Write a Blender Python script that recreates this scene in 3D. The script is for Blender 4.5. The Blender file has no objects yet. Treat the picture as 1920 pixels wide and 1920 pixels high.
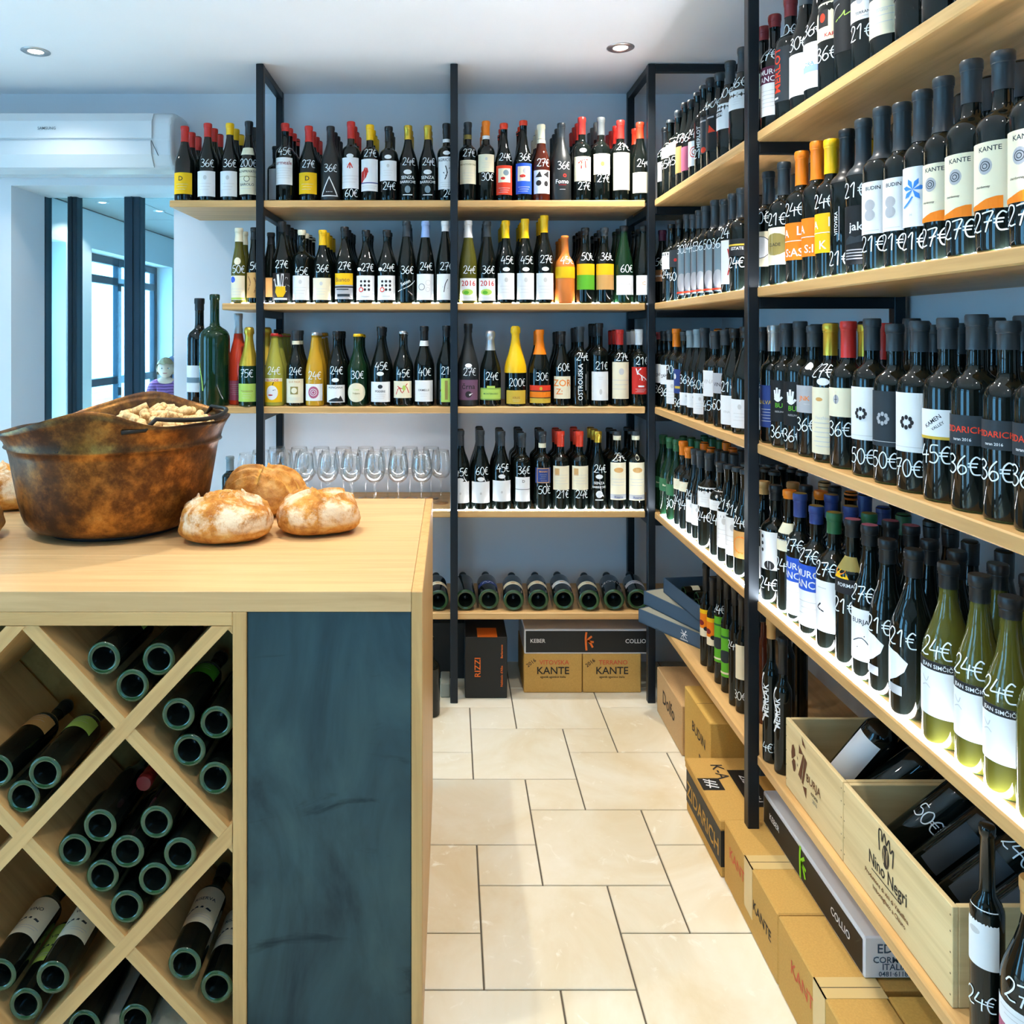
import bpy, bmesh, math, random
from mathutils import Vector, Matrix, noise as mnoise
PI = math.pi
random.seed(7)
SC = bpy.context.scene
COL = SC.collection

# ---------------------------------------------------------------- camera, world, lights, exposure
FPX, CX, CY, EYE = 1500.0, 845.0, 628.0, 1.47       # focal length and principal point for a 1920 px frame
cam = bpy.data.objects.new('camera', bpy.data.cameras.new('camera'))
COL.objects.link(cam)
cam.location = (0, 0, EYE)
cam.rotation_euler = (PI/2, 0, 0)
cam.data.sensor_width = 36
cam.data.lens = 36*FPX/1920
cam.data.shift_x = (960-CX)/1920
cam.data.shift_y = -(960-CY)/1920
cam.data.clip_start = 0.05
SC.camera = cam

W = bpy.data.worlds.new('sky'); SC.world = W; W.use_nodes = True
W.node_tree.nodes['Background'].inputs[0].default_value = (0.24, 0.59, 1.0, 1)
W.node_tree.nodes['Background'].inputs[1].default_value = 12.0

SC.cycles.transparent_max_bounces = 40
SC.cycles.max_bounces = 10
SC.view_settings.view_transform = 'Standard'
SC.view_settings.look = 'None'
SC.view_settings.exposure = 0.25
SC.view_settings.gamma = 1
SC.view_settings.use_curve_mapping = False

def area(name, loc, rot, sx, sy, power, color):
    l = bpy.data.lights.new(name, 'AREA'); l.shape = 'RECTANGLE'
    l.size, l.size_y, l.energy, l.color = sx, sy, power, color
    o = bpy.data.objects.new(name, l); o.location = loc; o.rotation_euler = rot
    COL.objects.link(o); return o
# the sky comes in through the windows; portals in the openings only guide its sampling
def portal(loc, rot, sx, sy):
    o = area('window_portal', loc, rot, sx, sy, 1, (1, 1, 1)); o.data.cycles.is_portal = True
for k in range(3): portal((-0.75+0.70*k, -2.76, 1.3), (PI/2, 0, 0), 0.26, 1.9)
for y0, y1 in ((-.6, .4), (1.4, 2.5), (4.4, 6.55), (7.02, 9.05)): portal((-3.37, (y0+y1)/2, 1.14), (0, -PI/2, 0), 2.18, y1-y0)
sun = bpy.data.objects.new('sun', bpy.data.lights.new('sun', 'SUN')); COL.objects.link(sun)
sun.data.energy = 12.0; sun.data.angle = 0.02; sun.data.color = (0.93, 0.97, 1.0)
sun.rotation_euler = Vector((0.50, -0.16, -0.85)).to_track_quat('-Z', 'Y').to_euler()

LAMPS = [(0.641, 3.02), (-1.587, 3.06), (-0.49, 2.50), (0.42, 1.75), (-1.15, 1.30), (0.35, 0.55), (-0.55, 0.25), (-2.3, 1.9), (0.1, -1.0), (-1.7, -0.8)]
LAMP_W = {0: 72, 1: 26, 2: 54, 3: 54, 4: 56, 5: 34, 6: 18, 7: 16, 8: 6, 9: 6}
CEIL = 2.555
for i, (x, y) in enumerate(LAMPS):
    l = bpy.data.lights.new('downlight_beam', 'SPOT')
    l.energy = LAMP_W.get(i, 30); l.color = (1.0, 0.945, 0.865); l.spot_size = 2.2; l.spot_blend = 1.0; l.shadow_soft_size = 0.022
    o = bpy.data.objects.new('downlight_beam', l); o.location = (x, y, CEIL-0.02); COL.objects.link(o)

# ---------------------------------------------------------------- materials
def s2l(c):
    c = c/255.0
    return c/12.92 if c <= 0.04045 else ((c+0.055)/1.055)**2.4
def rgb(r, g, b): return (s2l(r), s2l(g), s2l(b), 1)
MATS = {}
def mat(name, col, rough=0.5, metal=0.0, spec=0.5, emit=None, trans=0.0, ior=1.45, coat=0.0):
    if name in MATS: return MATS[name]
    m = bpy.data.materials.new(name); m.use_nodes = True
    b = m.node_tree.nodes['Principled BSDF']
    b.inputs['Base Color'].default_value = col
    b.inputs['Roughness'].default_value = rough
    b.inputs['Metallic'].default_value = metal
    b.inputs['Specular IOR Level'].default_value = spec
    b.inputs['Transmission Weight'].default_value = trans
    b.inputs['IOR'].default_value = ior
    b.inputs['Coat Weight'].default_value = coat
    if emit:
        b.inputs['Emission Color'].default_value = emit[0]; b.inputs['Emission Strength'].default_value = emit[1]
    MATS[name] = m; return m
def nd(m, t, **kw):
    n = m.node_tree.nodes.new(t)
    for k, v in kw.items(): setattr(n, k, v)
    return n
def lk(m, a, b): m.node_tree.links.new(a, b)
def coords(m, scale, world=False):
    mp = nd(m, 'ShaderNodeMapping'); mp.inputs['Scale'].default_value = scale
    if world:
        g = nd(m, 'ShaderNodeNewGeometry'); lk(m, g.outputs['Position'], mp.inputs['Vector'])
    else:
        t = nd(m, 'ShaderNodeTexCoord'); lk(m, t.outputs['Object'], mp.inputs['Vector'])
    return mp.outputs['Vector']
def ramp(m, fac, stops):
    r = nd(m, 'ShaderNodeValToRGB')
    while len(r.color_ramp.elements) < len(stops): r.color_ramp.elements.new(0.5)
    for e, (p, c) in zip(r.color_ramp.elements, stops): e.position = p; e.color = c
    lk(m, fac, r.inputs['Fac']); return r.outputs['Color']
def noise(m, vec, scale, detail=4, rough=0.55, dist=0.0):
    n = nd(m, 'ShaderNodeTexNoise'); n.inputs['Scale'].default_value = scale; n.inputs['Detail'].default_value = detail
    n.inputs['Roughness'].default_value = rough; n.inputs['Distortion'].default_value = dist
    lk(m, vec, n.inputs['Vector']); return n.outputs['Fac']
def bump(m, h, strength, dist=0.002):
    b = nd(m, 'ShaderNodeBump'); b.inputs['Strength'].default_value = strength; b.inputs['Distance'].default_value = dist
    lk(m, h, b.inputs['Height']); lk(m, b.outputs['Normal'], m.node_tree.nodes['Principled BSDF'].inputs['Normal'])
def mixc(m, fac, a, b):
    x = nd(m, 'ShaderNodeMix', data_type='RGBA')
    if hasattr(fac, 'links'): lk(m, fac, x.inputs[0])
    else: x.inputs[0].default_value = fac
    for s, v in ((6, a), (7, b)):
        if hasattr(v, 'links'): lk(m, v, x.inputs[s])
        else: x.inputs[s].default_value = v
    return x.outputs[2]
def base(m, c): lk(m, c, m.node_tree.nodes['Principled BSDF'].inputs['Base Color'])

def wood(name, axis, light, dark, rough=0.42, g=1.0):
    m = mat(name, light, rough)
    s = {'x': (1.2, 22, 22), 'y': (22, 1.2, 22), 'z': (22, 22, 1.2)}[axis]
    v = coords(m, tuple(k*g for k in s))
    n1 = noise(m, v, 1.6, 6, 0.6, 0.6)
    s2 = {'x': (0.5, 5, 5), 'y': (5, 0.5, 5), 'z': (5, 5, 0.5)}[axis]
    n2 = noise(m, coords(m, s2), 2.0, 3, 0.5, 1.2)
    c1 = ramp(m, n1, [(0.32, tuple(0.86*k for k in dark[:3])+(1,)), (0.58, light)])
    c2 = ramp(m, n2, [(0.3, tuple(0.82*k for k in light[:3])+(1,)), (0.7, light)])
    x = nd(m, 'ShaderNodeMix', data_type='RGBA'); x.blend_type = 'MIX'; x.inputs[0].default_value = 0.5
    lk(m, c1, x.inputs[6]); lk(m, c2, x.inputs[7])
    oi = nd(m, 'ShaderNodeObjectInfo'); r = ramp(m, oi.outputs['Random'], [(0.0, (0, 0, 0, 1)), (1.0, (0.32, 0.32, 0.32, 1))])
    base(m, mixc(m, r, x.outputs[2], dark))
    bump(m, n1, 0.12, 0.001)
    return m
OL, OD = rgb(224, 180, 118), rgb(186, 136, 76)
for ax in 'xyz': wood('oak_'+ax, ax, OL, OD)
for ax in 'xyz': wood('worktop_oak_'+ax, ax, rgb(228, 188, 134), rgb(198, 150, 94), 0.38)
for ax in 'xyz': wood('pine_'+ax, ax, rgb(236, 212, 160), rgb(214, 182, 122), 0.55)
OAKX, OAKY, OAKZ = MATS['oak_x'], MATS['oak_y'], MATS['oak_z']

def tile_mat():
    m = mat('limestone_tile', rgb(238, 226, 198), 0.32)
    v = coords(m, (1, 1, 1), True)
    a = noise(m, v, 2.6, 6, 0.62, 0.8); b = noise(m, v, 14, 5, 0.6, 1.5)
    c = ramp(m, a, [(0.30, rgb(222, 204, 168)), (0.52, rgb(234, 224, 200)), (0.72, rgb(242, 236, 220))])
    d = ramp(m, b, [(0.62, (0, 0, 0, 1)), (0.74, (1, 1, 1, 1))])
    x = nd(m, 'ShaderNodeMix', data_type='RGBA'); lk(m, d, x.inputs[0]); lk(m, c, x.inputs[6]); x.inputs[7].default_value = rgb(248, 242, 226)
    base(m, x.outputs[2]); bump(m, b, 0.05, 0.001); return m
TILE = tile_mat()
GROUT = mat('grout', rgb(96, 88, 74), 0.9)
def plaster(name, c, s=60):
    m = mat(name, c, 0.85, spec=0.3); v = coords(m, (1, 1, 1), True); n = noise(m, v, s, 4)
    bump(m, n, 0.08, 0.001)
    base(m, ramp(m, noise(m, v, 1.3, 3), [(0.3, tuple(0.95*k for k in c[:3])+(1,)), (0.7, c)])); return m
WALL = plaster('white_plaster', rgb(230, 234, 239))
DARKW = plaster('reflection_cutting_dark', rgb(52, 58, 64))  # unseen front wall made dark so the bottles mirror less and fill drops
CEILM = plaster('ceiling_paint', rgb(246, 247, 250))
STEEL = mat('black_steel', rgb(34, 40, 46), 0.38, 0.55)
FRAME = mat('dark_window_frame', rgb(30, 52, 66), 0.4, 0.3)
def panel_mat():
    m = mat('hot_rolled_steel', rgb(46, 72, 84), 0.42, 0.75)
    v = coords(m, (1, 1, 1)); a = noise(m, coords(m, (3, 3, 1.0)), 2.2, 5, 0.6, 0.7); b = noise(m, coords(m, (2, 2, 7)), 2.2, 4, 0.6, 1.0)
    c = ramp(m, a, [(0.25, rgb(36, 48, 56)), (0.5, rgb(56, 78, 86)), (0.75, rgb(72, 98, 104))])
    d = ramp(m, b, [(0.62, (0, 0, 0, 1)), (0.8, (1, 1, 1, 1))])
    base(m, mixc(m, d, c, rgb(30, 44, 52)))
    bump(m, noise(m, v, 180, 3), 0.06, 0.0006); return m
PANEL = panel_mat()
def copper_mat():
    m = mat('aged_copper', rgb(150, 84, 34), 0.34, 0.85)
    a = noise(m, coords(m, (1, 1, 1)), 11, 10, 0.72, 0.0); b = noise(m, coords(m, (1, 1, 1)), 4, 8, 0.7, 0.0)
    c = ramp(m, a, [(0.30, rgb(48, 30, 18)), (0.46, rgb(112, 72, 36)), (0.60, rgb(178, 122, 56)), (0.8, rgb(222, 170, 96))])
    d = ramp(m, b, [(0.40, (1, 1, 1, 1)), (0.60, (0, 0, 0, 1))])
    base(m, mixc(m, d, c, rgb(62, 44, 34)))
    bump(m, noise(m, coords(m, (1, 1, 1)), 34, 3), 0.35, 0.002)
    r = ramp(m, a, [(0.3, (0.55, 0.55, 0.55, 1)), (0.7, (0.26, 0.26, 0.26, 1))]); lk(m, r, m.node_tree.nodes['Principled BSDF'].inputs['Roughness'])
    return m
COPPER = copper_mat()
IRON = mat('forged_iron', rgb(52, 50, 48), 0.45, 0.8)
def bread_mat():
    m = mat('bread_crust', rgb(206, 146, 70), 0.75, spec=0.25)
    v = coords(m, (1, 1, 1)); a = noise(m, v, 26, 8, 0.65, 0.3); b = noise(m, v, 13, 8, 0.72, 0.2)
    at = nd(m, 'ShaderNodeAttribute'); at.attribute_name = 'crust'
    sp = nd(m, 'ShaderNodeSeparateColor'); lk(m, at.outputs['Color'], sp.inputs[0])
    crust = ramp(m, a, [(0.34, rgb(164, 98, 36)), (0.52, rgb(206, 142, 64)), (0.70, rgb(222, 172, 98))])
    mm = nd(m, 'ShaderNodeMath', operation='MULTIPLY'); lk(m, ramp(m, b, [(0.45, (0, 0, 0, 1)), (0.58, (1, 1, 1, 1))]), mm.inputs[0]); lk(m, sp.outputs[0], mm.inputs[1])
    c1 = mixc(m, mm.outputs[0], crust, rgb(236, 216, 184))
    c2 = mixc(m, sp.outputs[1], c1, rgb(226, 172, 84))
    base(m, c2); bump(m, noise(m, v, 46, 8, 0.7), 0.9, 0.004); return m
BREAD = bread_mat()
def cork_mat():
    m = mat('cork', rgb(226, 186, 124), 0.8, spec=0.2); v = coords(m, (1, 1, 1)); a = noise(m, v, 120, 4)
    oi = nd(m, 'ShaderNodeObjectInfo')
    c = ramp(m, a, [(0.38, rgb(176, 126, 70)), (0.55, rgb(232, 196, 138))])
    base(m, mixc(m, ramp(m, oi.outputs['Random'], [(0.0, (0, 0, 0, 1)), (1.0, (0.45, 0.45, 0.45, 1))]), c, rgb(242, 218, 168)))
    return m
CORK = cork_mat(); STAIN = mat('wine_stained_cork', rgb(150, 62, 66), 0.8)
def card(name, c):
    m = mat(name, c, 0.8, spec=0.25); n = noise(m, coords(m, (1, 1, 1)), 240, 3)
    base(m, ramp(m, n, [(0.3, tuple(0.86*k for k in c[:3])+(1,)), (0.7, c)])); return m
CARD = card('cardboard', rgb(204, 160, 86)); CARDP = card('pinkish_cardboard', rgb(206, 164, 112)); CARDY = card('yellow_cardboard', rgb(212, 170, 88))
TAPE = mat('packing_tape', rgb(214, 184, 124), 0.25)
def thin_glass(name, tint, edge, ref=0.05):
    m = bpy.data.materials.new(name); m.use_nodes = True; nt = m.node_tree; nt.nodes.clear()
    o = nt.nodes.new('ShaderNodeOutputMaterial'); t = nt.nodes.new('ShaderNodeBsdfTransparent'); g = nt.nodes.new('ShaderNodeBsdfGlossy')
    t.inputs[0].default_value = tint; g.inputs['Roughness'].default_value = 0.02
    f = nt.nodes.new('ShaderNodeLayerWeight'); p = nt.nodes.new('ShaderNodeMath'); p.operation = 'POWER'; p.inputs[1].default_value = 4.0
    q = nt.nodes.new('ShaderNodeMath'); q.operation = 'MULTIPLY_ADD'; q.inputs[1].default_value = edge; q.inputs[2].default_value = ref; x = nt.nodes.new('ShaderNodeMixShader')
    nt.links.new(f.outputs['Facing'], p.inputs[0]); nt.links.new(p.outputs[0], q.inputs[0])
    nt.links.new(q.outputs[0], x.inputs[0]); nt.links.new(t.outputs[0], x.inputs[1]); nt.links.new(g.outputs[0], x.inputs[2]); nt.links.new(x.outputs[0], o.inputs[0])
    return m
PANE = thin_glass('window_glass', (0.87, 0.97, 0.97, 1), 0.5)
CRYSTAL = thin_glass('crystal_glass', (0.985, 0.99, 0.99, 1), 1.0, 0.055)
LED = mat('led_light', (1, 1, 1, 1), 0.5, emit=((0.86, 0.93, 1.0, 1), 60.0))
LED2 = mat('led_light_upper', (1, 1, 1, 1), 0.5, emit=((0.95, 0.96, 1.0, 1), 125.0))
LAMPM = mat('lamp_light', (1, 1, 1, 1), 0.5, emit=((1.0, 0.95, 0.86, 1), 14.0))
CHROME = mat('brushed_nickel', rgb(190, 190, 192), 0.3, 0.9)
GREYP = mat('black_print', rgb(32, 30, 28), 0.7)
# glass of the bottles
GL = {
 'dark': mat('dark_bottle_glass', (0.0035, 0.0055, 0.0045, 1), 0.04, spec=0.5),
 'green': mat('green_bottle_glass', (0.006, 0.026, 0.010, 1), 0.04, spec=0.5),
 'olive': mat('olive_bottle_glass', (0.085, 0.082, 0.012, 1), 0.05, spec=0.5),
 'matt': mat('matt_black_bottle', (0.016, 0.019, 0.020, 1), 0.35),
 'rose': mat('rose_wine_bottle', rgb(216, 70, 44), 0.05, spec=0.5),
 'pale': mat('pale_cider_bottle', rgb(168, 166, 70), 0.05, spec=0.5),
 'gold': mat('golden_wine_bottle', rgb(196, 150, 40), 0.05, spec=0.5),
 'clay': mat('orange_clay_bottle', rgb(214, 120, 44), 0.45),
 'amber': mat('amber_bottle', rgb(70, 26, 14), 0.05, spec=0.5),
 'base': mat('green_punt_glass', (0.016, 0.058, 0.018, 1), 0.06, spec=0.8),
 'clear': mat('clear_neck_glass', rgb(150, 160, 150), 0.05, spec=0.5)}
COLR = {'red': (196, 44, 36), 'dred': (128, 34, 36), 'yellow': (240, 190, 18), 'white': (236, 236, 236), 'cream': (236, 226, 196), 'black': (24, 27, 30), 'grey': (92, 98, 100),
 'gold': (206, 172, 60), 'orange': (238, 128, 20), 'blue': (42, 88, 200), 'navy': (46, 66, 128), 'green': (40, 98, 60), 'lime': (176, 206, 96), 'grass': (96, 176, 44), 'purple': (112, 78, 102),
 'tan': (206, 156, 92), 'brown': (140, 96, 60), 'silver': (196, 202, 206), 'pale': (150, 178, 226), 'slate': (46, 54, 60), 'lgrey': (176, 176, 180), 'wine': (88, 32, 58), 'scarlet': (226, 62, 34), 'rosep': (176, 92, 120),
 'ink': (40, 38, 40), 'faint': (204, 202, 200), 'steel': (120, 140, 150), 'olivep': (146, 130, 70), 'bark': (104, 66, 32), 'sky': (64, 136, 220)}
WORD = {'dred': 'dark red', 'pale': 'pale blue', 'lgrey': 'light grey', 'wine': 'wine-red', 'lime': 'lime green', 'grass': 'bright green', 'scarlet': 'orange-red', 'rosep': 'pink', 'slate': 'slate', 'navy': 'dark blue', 'steel': 'grey-blue', 'sky': 'blue', 'olivep': 'olive', 'bark': 'brown'}
def paper(c): return mat('paper_'+c, rgb(*COLR[c]), 0.6, spec=0.3)
def foil(c):
    if c in ('gold', 'silver'): return mat('foil_'+c, rgb(*COLR[c]), 0.32, 0.7)
    return mat('foil_'+c, rgb(*COLR[c]), 0.36)
CHALK = mat('white_chalk_pen', rgb(240, 246, 248), 0.7)

# ---------------------------------------------------------------- mesh helpers
class MB:
    def __init__(s): s.v, s.f, s.m, s.sm, s.mats = [], [], [], [], []
    def mi(s, m):
        if m not in s.mats: s.mats.append(m)
        return s.mats.index(m)
    def add(s, vs, fs, m, smooth=False):
        o = len(s.v); k = s.mi(m); s.v.extend(vs)
        for f in fs: s.f.append(tuple(i+o for i in f)); s.m.append(k); s.sm.append(smooth)
    def box(s, x0, x1, y0, y1, z0, z1, m, ch=0.0):
        lo, hi = (min(x0, x1), min(y0, y1), min(z0, z1)), (max(x0, x1), max(y0, y1), max(z0, z1))
        if ch <= 0:
            vs = [(x, y, z) for x in (lo[0], hi[0]) for y in (lo[1], hi[1]) for z in (lo[2], hi[2])]
            s.add(vs, [(0, 1, 3, 2), (4, 6, 7, 5), (0, 4, 5, 1), (2, 3, 7, 6), (0, 2, 6, 4), (1, 5, 7, 3)], m); return
        idx, vs = {}, []
        sg = (0, 1)
        for a in range(3):
            for i in sg:
                for j in sg:
                    for k in sg:
                        p = []
                        for ax, q in enumerate((i, j, k)):
                            e = hi[ax] if q else lo[ax]
                            if ax != a: e += -ch if q else ch
                            p.append(e)
                        idx[(i, j, k, a)] = len(vs); vs.append(tuple(p))
        fs = []
        for a in range(3):
            b, c = (a+1) % 3, (a+2) % 3
            for q in sg:
                f = []
                for (u, w) in ((0, 0), (1, 0), (1, 1), (0, 1)):
                    t = [0, 0, 0]; t[a], t[b], t[c] = q, u, w; f.append(idx[(*t, a)])
                fs.append(tuple(f if q else f[::-1]))
            for u in sg:
                for w in sg:
                    f = []
                    for (q, ax) in ((0, a), (1, a), (1, b), (0, b)):
                        t = [0, 0, 0]; t[a], t[b], t[c] = u, w, q; f.append(idx[(*t, ax)])
                    fs.append(tuple(f))
        for i in sg:
            for j in sg:
                for k in sg: fs.append((idx[(i, j, k, 0)], idx[(i, j, k, 1)], idx[(i, j, k, 2)]))
        s.add(vs, fs, m)
    def rev(s, prof, seg, m, smooth=True, a0=0.0, a1=2*PI, T=None):
        vs, fs, rings = [], [], []
        full = abs(a1-a0-2*PI) < 1e-6
        n = seg if full else seg+1
        for r, z in prof:
            if r < 1e-6: rings.append([len(vs)]*n); vs.append((0, 0, z)); continue
            rings.append(list(range(len(vs), len(vs)+n)))
            for i in range(n):
                a = a0+(a1-a0)*i/seg; vs.append((r*math.cos(a), r*math.sin(a), z))
        for A, B in zip(rings, rings[1:]):
            for i in range(seg):
                j = (i+1) % n
                f = [A[i], A[j], B[j], B[i]]; g = []
                for q in f:
                    if q not in g: g.append(q)
                if len(g) > 2: fs.append(tuple(g))
        if T is not None: vs = [tuple(T @ Vector(p)) for p in vs]
        s.add(vs, fs, m, smooth)
    def tube(s, pts, r, seg, m, closed=False, cap=True):
        pts = [Vector(p) for p in pts]; n = len(pts); vs, fs = [], []
        up = Vector((0, 0, 1)); last = None
        for i, p in enumerate(pts):
            d = (pts[(i+1) % n]-pts[i-1]) if closed else (pts[min(i+1, n-1)]-pts[max(i-1, 0)])
            d.normalize()
            x = (up if abs(d.z) < 0.9 else Vector((1, 0, 0))).cross(d) if last is None else last-d*last.dot(d)
            x.normalize(); last = x; y = d.cross(x)
            rr = r[i] if isinstance(r, (list, tuple)) else r
            for k in range(seg):
                a = 2*PI*k/seg; vs.append(tuple(p+x*(rr*math.cos(a))+y*(rr*math.sin(a))))
        for i in range(n if closed else n-1):
            j = (i+1) % n
            for k in range(seg): fs.append((i*seg+k, i*seg+(k+1) % seg, j*seg+(k+1) % seg, j*seg+k))
        if cap and not closed: fs += [tuple(range(seg))[::-1], tuple(range((n-1)*seg, n*seg))]
        s.add(vs, fs, m, True)
    def poly(s, pts, m, thick=None):
        s.add(pts, [tuple(range(len(pts)))], m)
    def prism(s, pts, axis, a, b, m):
        """pts: 2-D outline, extruded along axis (0,1,2) from a to b"""
        def P(u, w, t): return {0: (t, u, w), 1: (u, t, w), 2: (u, w, t)}[axis]
        n = len(pts); vs = [P(u, w, a) for u, w in pts]+[P(u, w, b) for u, w in pts]
        fs = [tuple(range(n))[::-1], tuple(range(n, 2*n))]+[(i, (i+1) % n, n+(i+1) % n, n+i) for i in range(n)]
        s.add(vs, fs, m)
    def mesh(s, name, fix=False):
        me = bpy.data.meshes.new(name); me.from_pydata(s.v, [], s.f)
        for m in s.mats: me.materials.append(m)
        me.polygons.foreach_set('material_index', s.m); me.polygons.foreach_set('use_smooth', s.sm)
        if fix:
            b = bmesh.new(); b.from_mesh(me); bmesh.ops.recalc_face_normals(b, faces=b.faces); b.to_mesh(me); b.free()
        me.update(); return me
    def obj(s, name, parent=None, loc=None, rot=None, kind=None, fix=True):
        return link(name, s.mesh(name, fix), parent, loc, rot, kind)
def link(name, data, parent=None, loc=None, rot=None, kind=None):
    o = bpy.data.objects.new(name, data); COL.objects.link(o)
    if parent is not None: o.parent = parent
    if loc is not None: o.location = loc
    if rot is not None: o.rotation_euler = rot
    if kind: o['kind'] = kind
    return o
def empty(name, loc=(0, 0, 0), rot=(0, 0, 0)):
    o = link(name, None, None, loc, rot); o.empty_display_size = 0.05; return o
LABELS = {}
def tag(o, label, cat, group=None):
    n = len(label.split())
    if not 4 <= n <= 16: print('LABEL LENGTH', n, label)
    if label in LABELS and not group: print('LABEL TWICE', label)
    LABELS[label] = 1
    o['label'] = label; o['category'] = cat
    if group: o['group'] = group
    return o
ORD = 'zeroth first second third fourth fifth sixth seventh eighth ninth tenth eleventh twelfth thirteenth fourteenth fifteenth sixteenth seventeenth eighteenth nineteenth twentieth'.split()
ORD += ['twenty-'+w for w in ORD[1:10]]

TXT = {}
def text_mesh(t, bold=False):
    """flat text, unit size, centred on x, baseline 0 -> (verts2d, tris)"""
    if t in TXT: return TXT[t]
    c = bpy.data.curves.new('t', 'FONT'); c.body = t; c.size = 1; c.align_x = 'CENTER'; c.resolution_u = 2; c.offset = 0.012
    o = bpy.data.objects.new('t', c); me = bpy.data.meshes.new_from_object(o)
    r = ([(v.co.x, v.co.y) for v in me.vertices], [tuple(p.vertices) for p in me.polygons])
    bpy.data.objects.remove(o); bpy.data.curves.remove(c); bpy.data.meshes.remove(me)
    TXT[t] = r; return r
def flat_text(mb, t, org, ux, uy, size, m, squeeze=1.0):
    vs, fs = text_mesh(t); o, ux, uy = Vector(org), Vector(ux), Vector(uy)
    mb.add([tuple(o+ux*(x*size*squeeze)+uy*(y*size)) for x, y in vs], fs, m)
def quad(mb, org, ux, uy, u0, u1, v0, v1, m):
    o, ux, uy = Vector(org), Vector(ux), Vector(uy)
    mb.add([tuple(o+ux*u+uy*v) for u, v in ((u0, v0), (u1, v0), (u1, v1), (u0, v1))], [(0, 1, 2, 3)], m)
def fpoly(mb, org, ux, uy, pts, m):
    o, ux, uy = Vector(org), Vector(ux), Vector(uy)
    mb.add([tuple(o+ux*u+uy*v) for u, v in pts], [tuple(range(len(pts)))], m)

def clip(pts, f):
    out = []
    for a, b in zip(pts, pts[1:]+pts[:1]):
        fa, fb = f(a), f(b)
        if fa >= 0: out.append(a)
        if fa*fb < 0: t = fa/(fa-fb); out.append((a[0]+(b[0]-a[0])*t, a[1]+(b[1]-a[1])*t))
    return out
# hand-written figures as strokes
GLY = {'0': [[(.28, 1), (.08, .75), (.05, .35), (.22, 0), (.44, .12), (.52, .55), (.42, .9), (.28, 1)]],
 '1': [[(.08, .72), (.34, 1), (.32, .5), (.3, 0)]],
 '2': [[(.05, .78), (.2, 1), (.44, .95), (.47, .7), (.28, .35), (.02, .04), (.12, .1), (.3, .02), (.56, .08)]],
 '3': [[(.06, .92), (.3, 1), (.48, .82), (.36, .6), (.2, .55), (.44, .46), (.52, .22), (.3, 0), (.02, .08)]],
 '4': [[(.26, 1), (.12, .65), (.02, .38), (.28, .4), (.58, .44)], [(.44, .68), (.4, .3), (.4, -.05)]],
 '5': [[(.52, 1), (.16, .97), (.1, .58), (.36, .6), (.52, .34), (.34, .02), (.03, .06)]],
 '6': [[(.44, 1), (.16, .65), (.05, .28), (.22, 0), (.48, .16), (.44, .42), (.22, .46), (.08, .26)]],
 '7': [[(.02, .92), (.28, .98), (.54, .98), (.34, .5), (.2, -.02)], [(.12, .48), (.5, .54)]],
 '8': [[(.28, .52), (.1, .75), (.28, 1), (.46, .76), (.28, .52), (.06, .24), (.28, 0), (.5, .24), (.28, .52)]],
 '9': [[(.46, .7), (.26, .52), (.08, .74), (.26, 1), (.46, .8), (.44, .4), (.3, 0)]],
 '€': [[(.52, .86), (.34, .96), (.14, .72), (.1, .36), (.24, .06), (.54, .06)], [(-.02, .6), (.42, .62)], [(-.02, .42), (.38, .44)]],
 '.': [[(.2, .02), (.24, .06)]]}
def smooth_line(p, n=4):
    if len(p) < 3: return p
    q = []
    for i in range(len(p)-1):
        a, b, c, d = p[max(i-1, 0)], p[i], p[i+1], p[min(i+2, len(p)-1)]
        for k in range(n):
            t = k/n
            q.append(tuple(0.5*(2*b[j]+(c[j]-a[j])*t+(2*a[j]-5*b[j]+4*c[j]-d[j])*t*t+(3*b[j]-a[j]-3*c[j]+d[j])*t**3) for j in (0, 1)))
    return q+[p[-1]]
def ribbon(p, w):
    L, R = [], []
    for i in range(len(p)):
        a, b = p[max(i-1, 0)], p[min(i+1, len(p)-1)]
        dx, dy = b[0]-a[0], b[1]-a[1]; l = math.hypot(dx, dy) or 1
        L.append((p[i][0]-dy/l*w/2, p[i][1]+dx/l*w/2)); R.append((p[i][0]+dy/l*w/2, p[i][1]-dx/l*w/2))
    n = len(p); return L+R, [(i, i+1, n+i+1, n+i) for i in range(n-1)]
def handwriting(s, size, w):
    """-> list of (verts2d, faces), centred on x, baseline 0"""
    out, x = [], 0.0; adv = 0.58*size
    tot = len(s)*adv
    for ch in s:
        for st in GLY.get(ch, []):
            out.append(ribbon([(x+a*size-tot/2, b*size) for a, b in smooth_line(st)], w))
        x += adv
    return out
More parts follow.
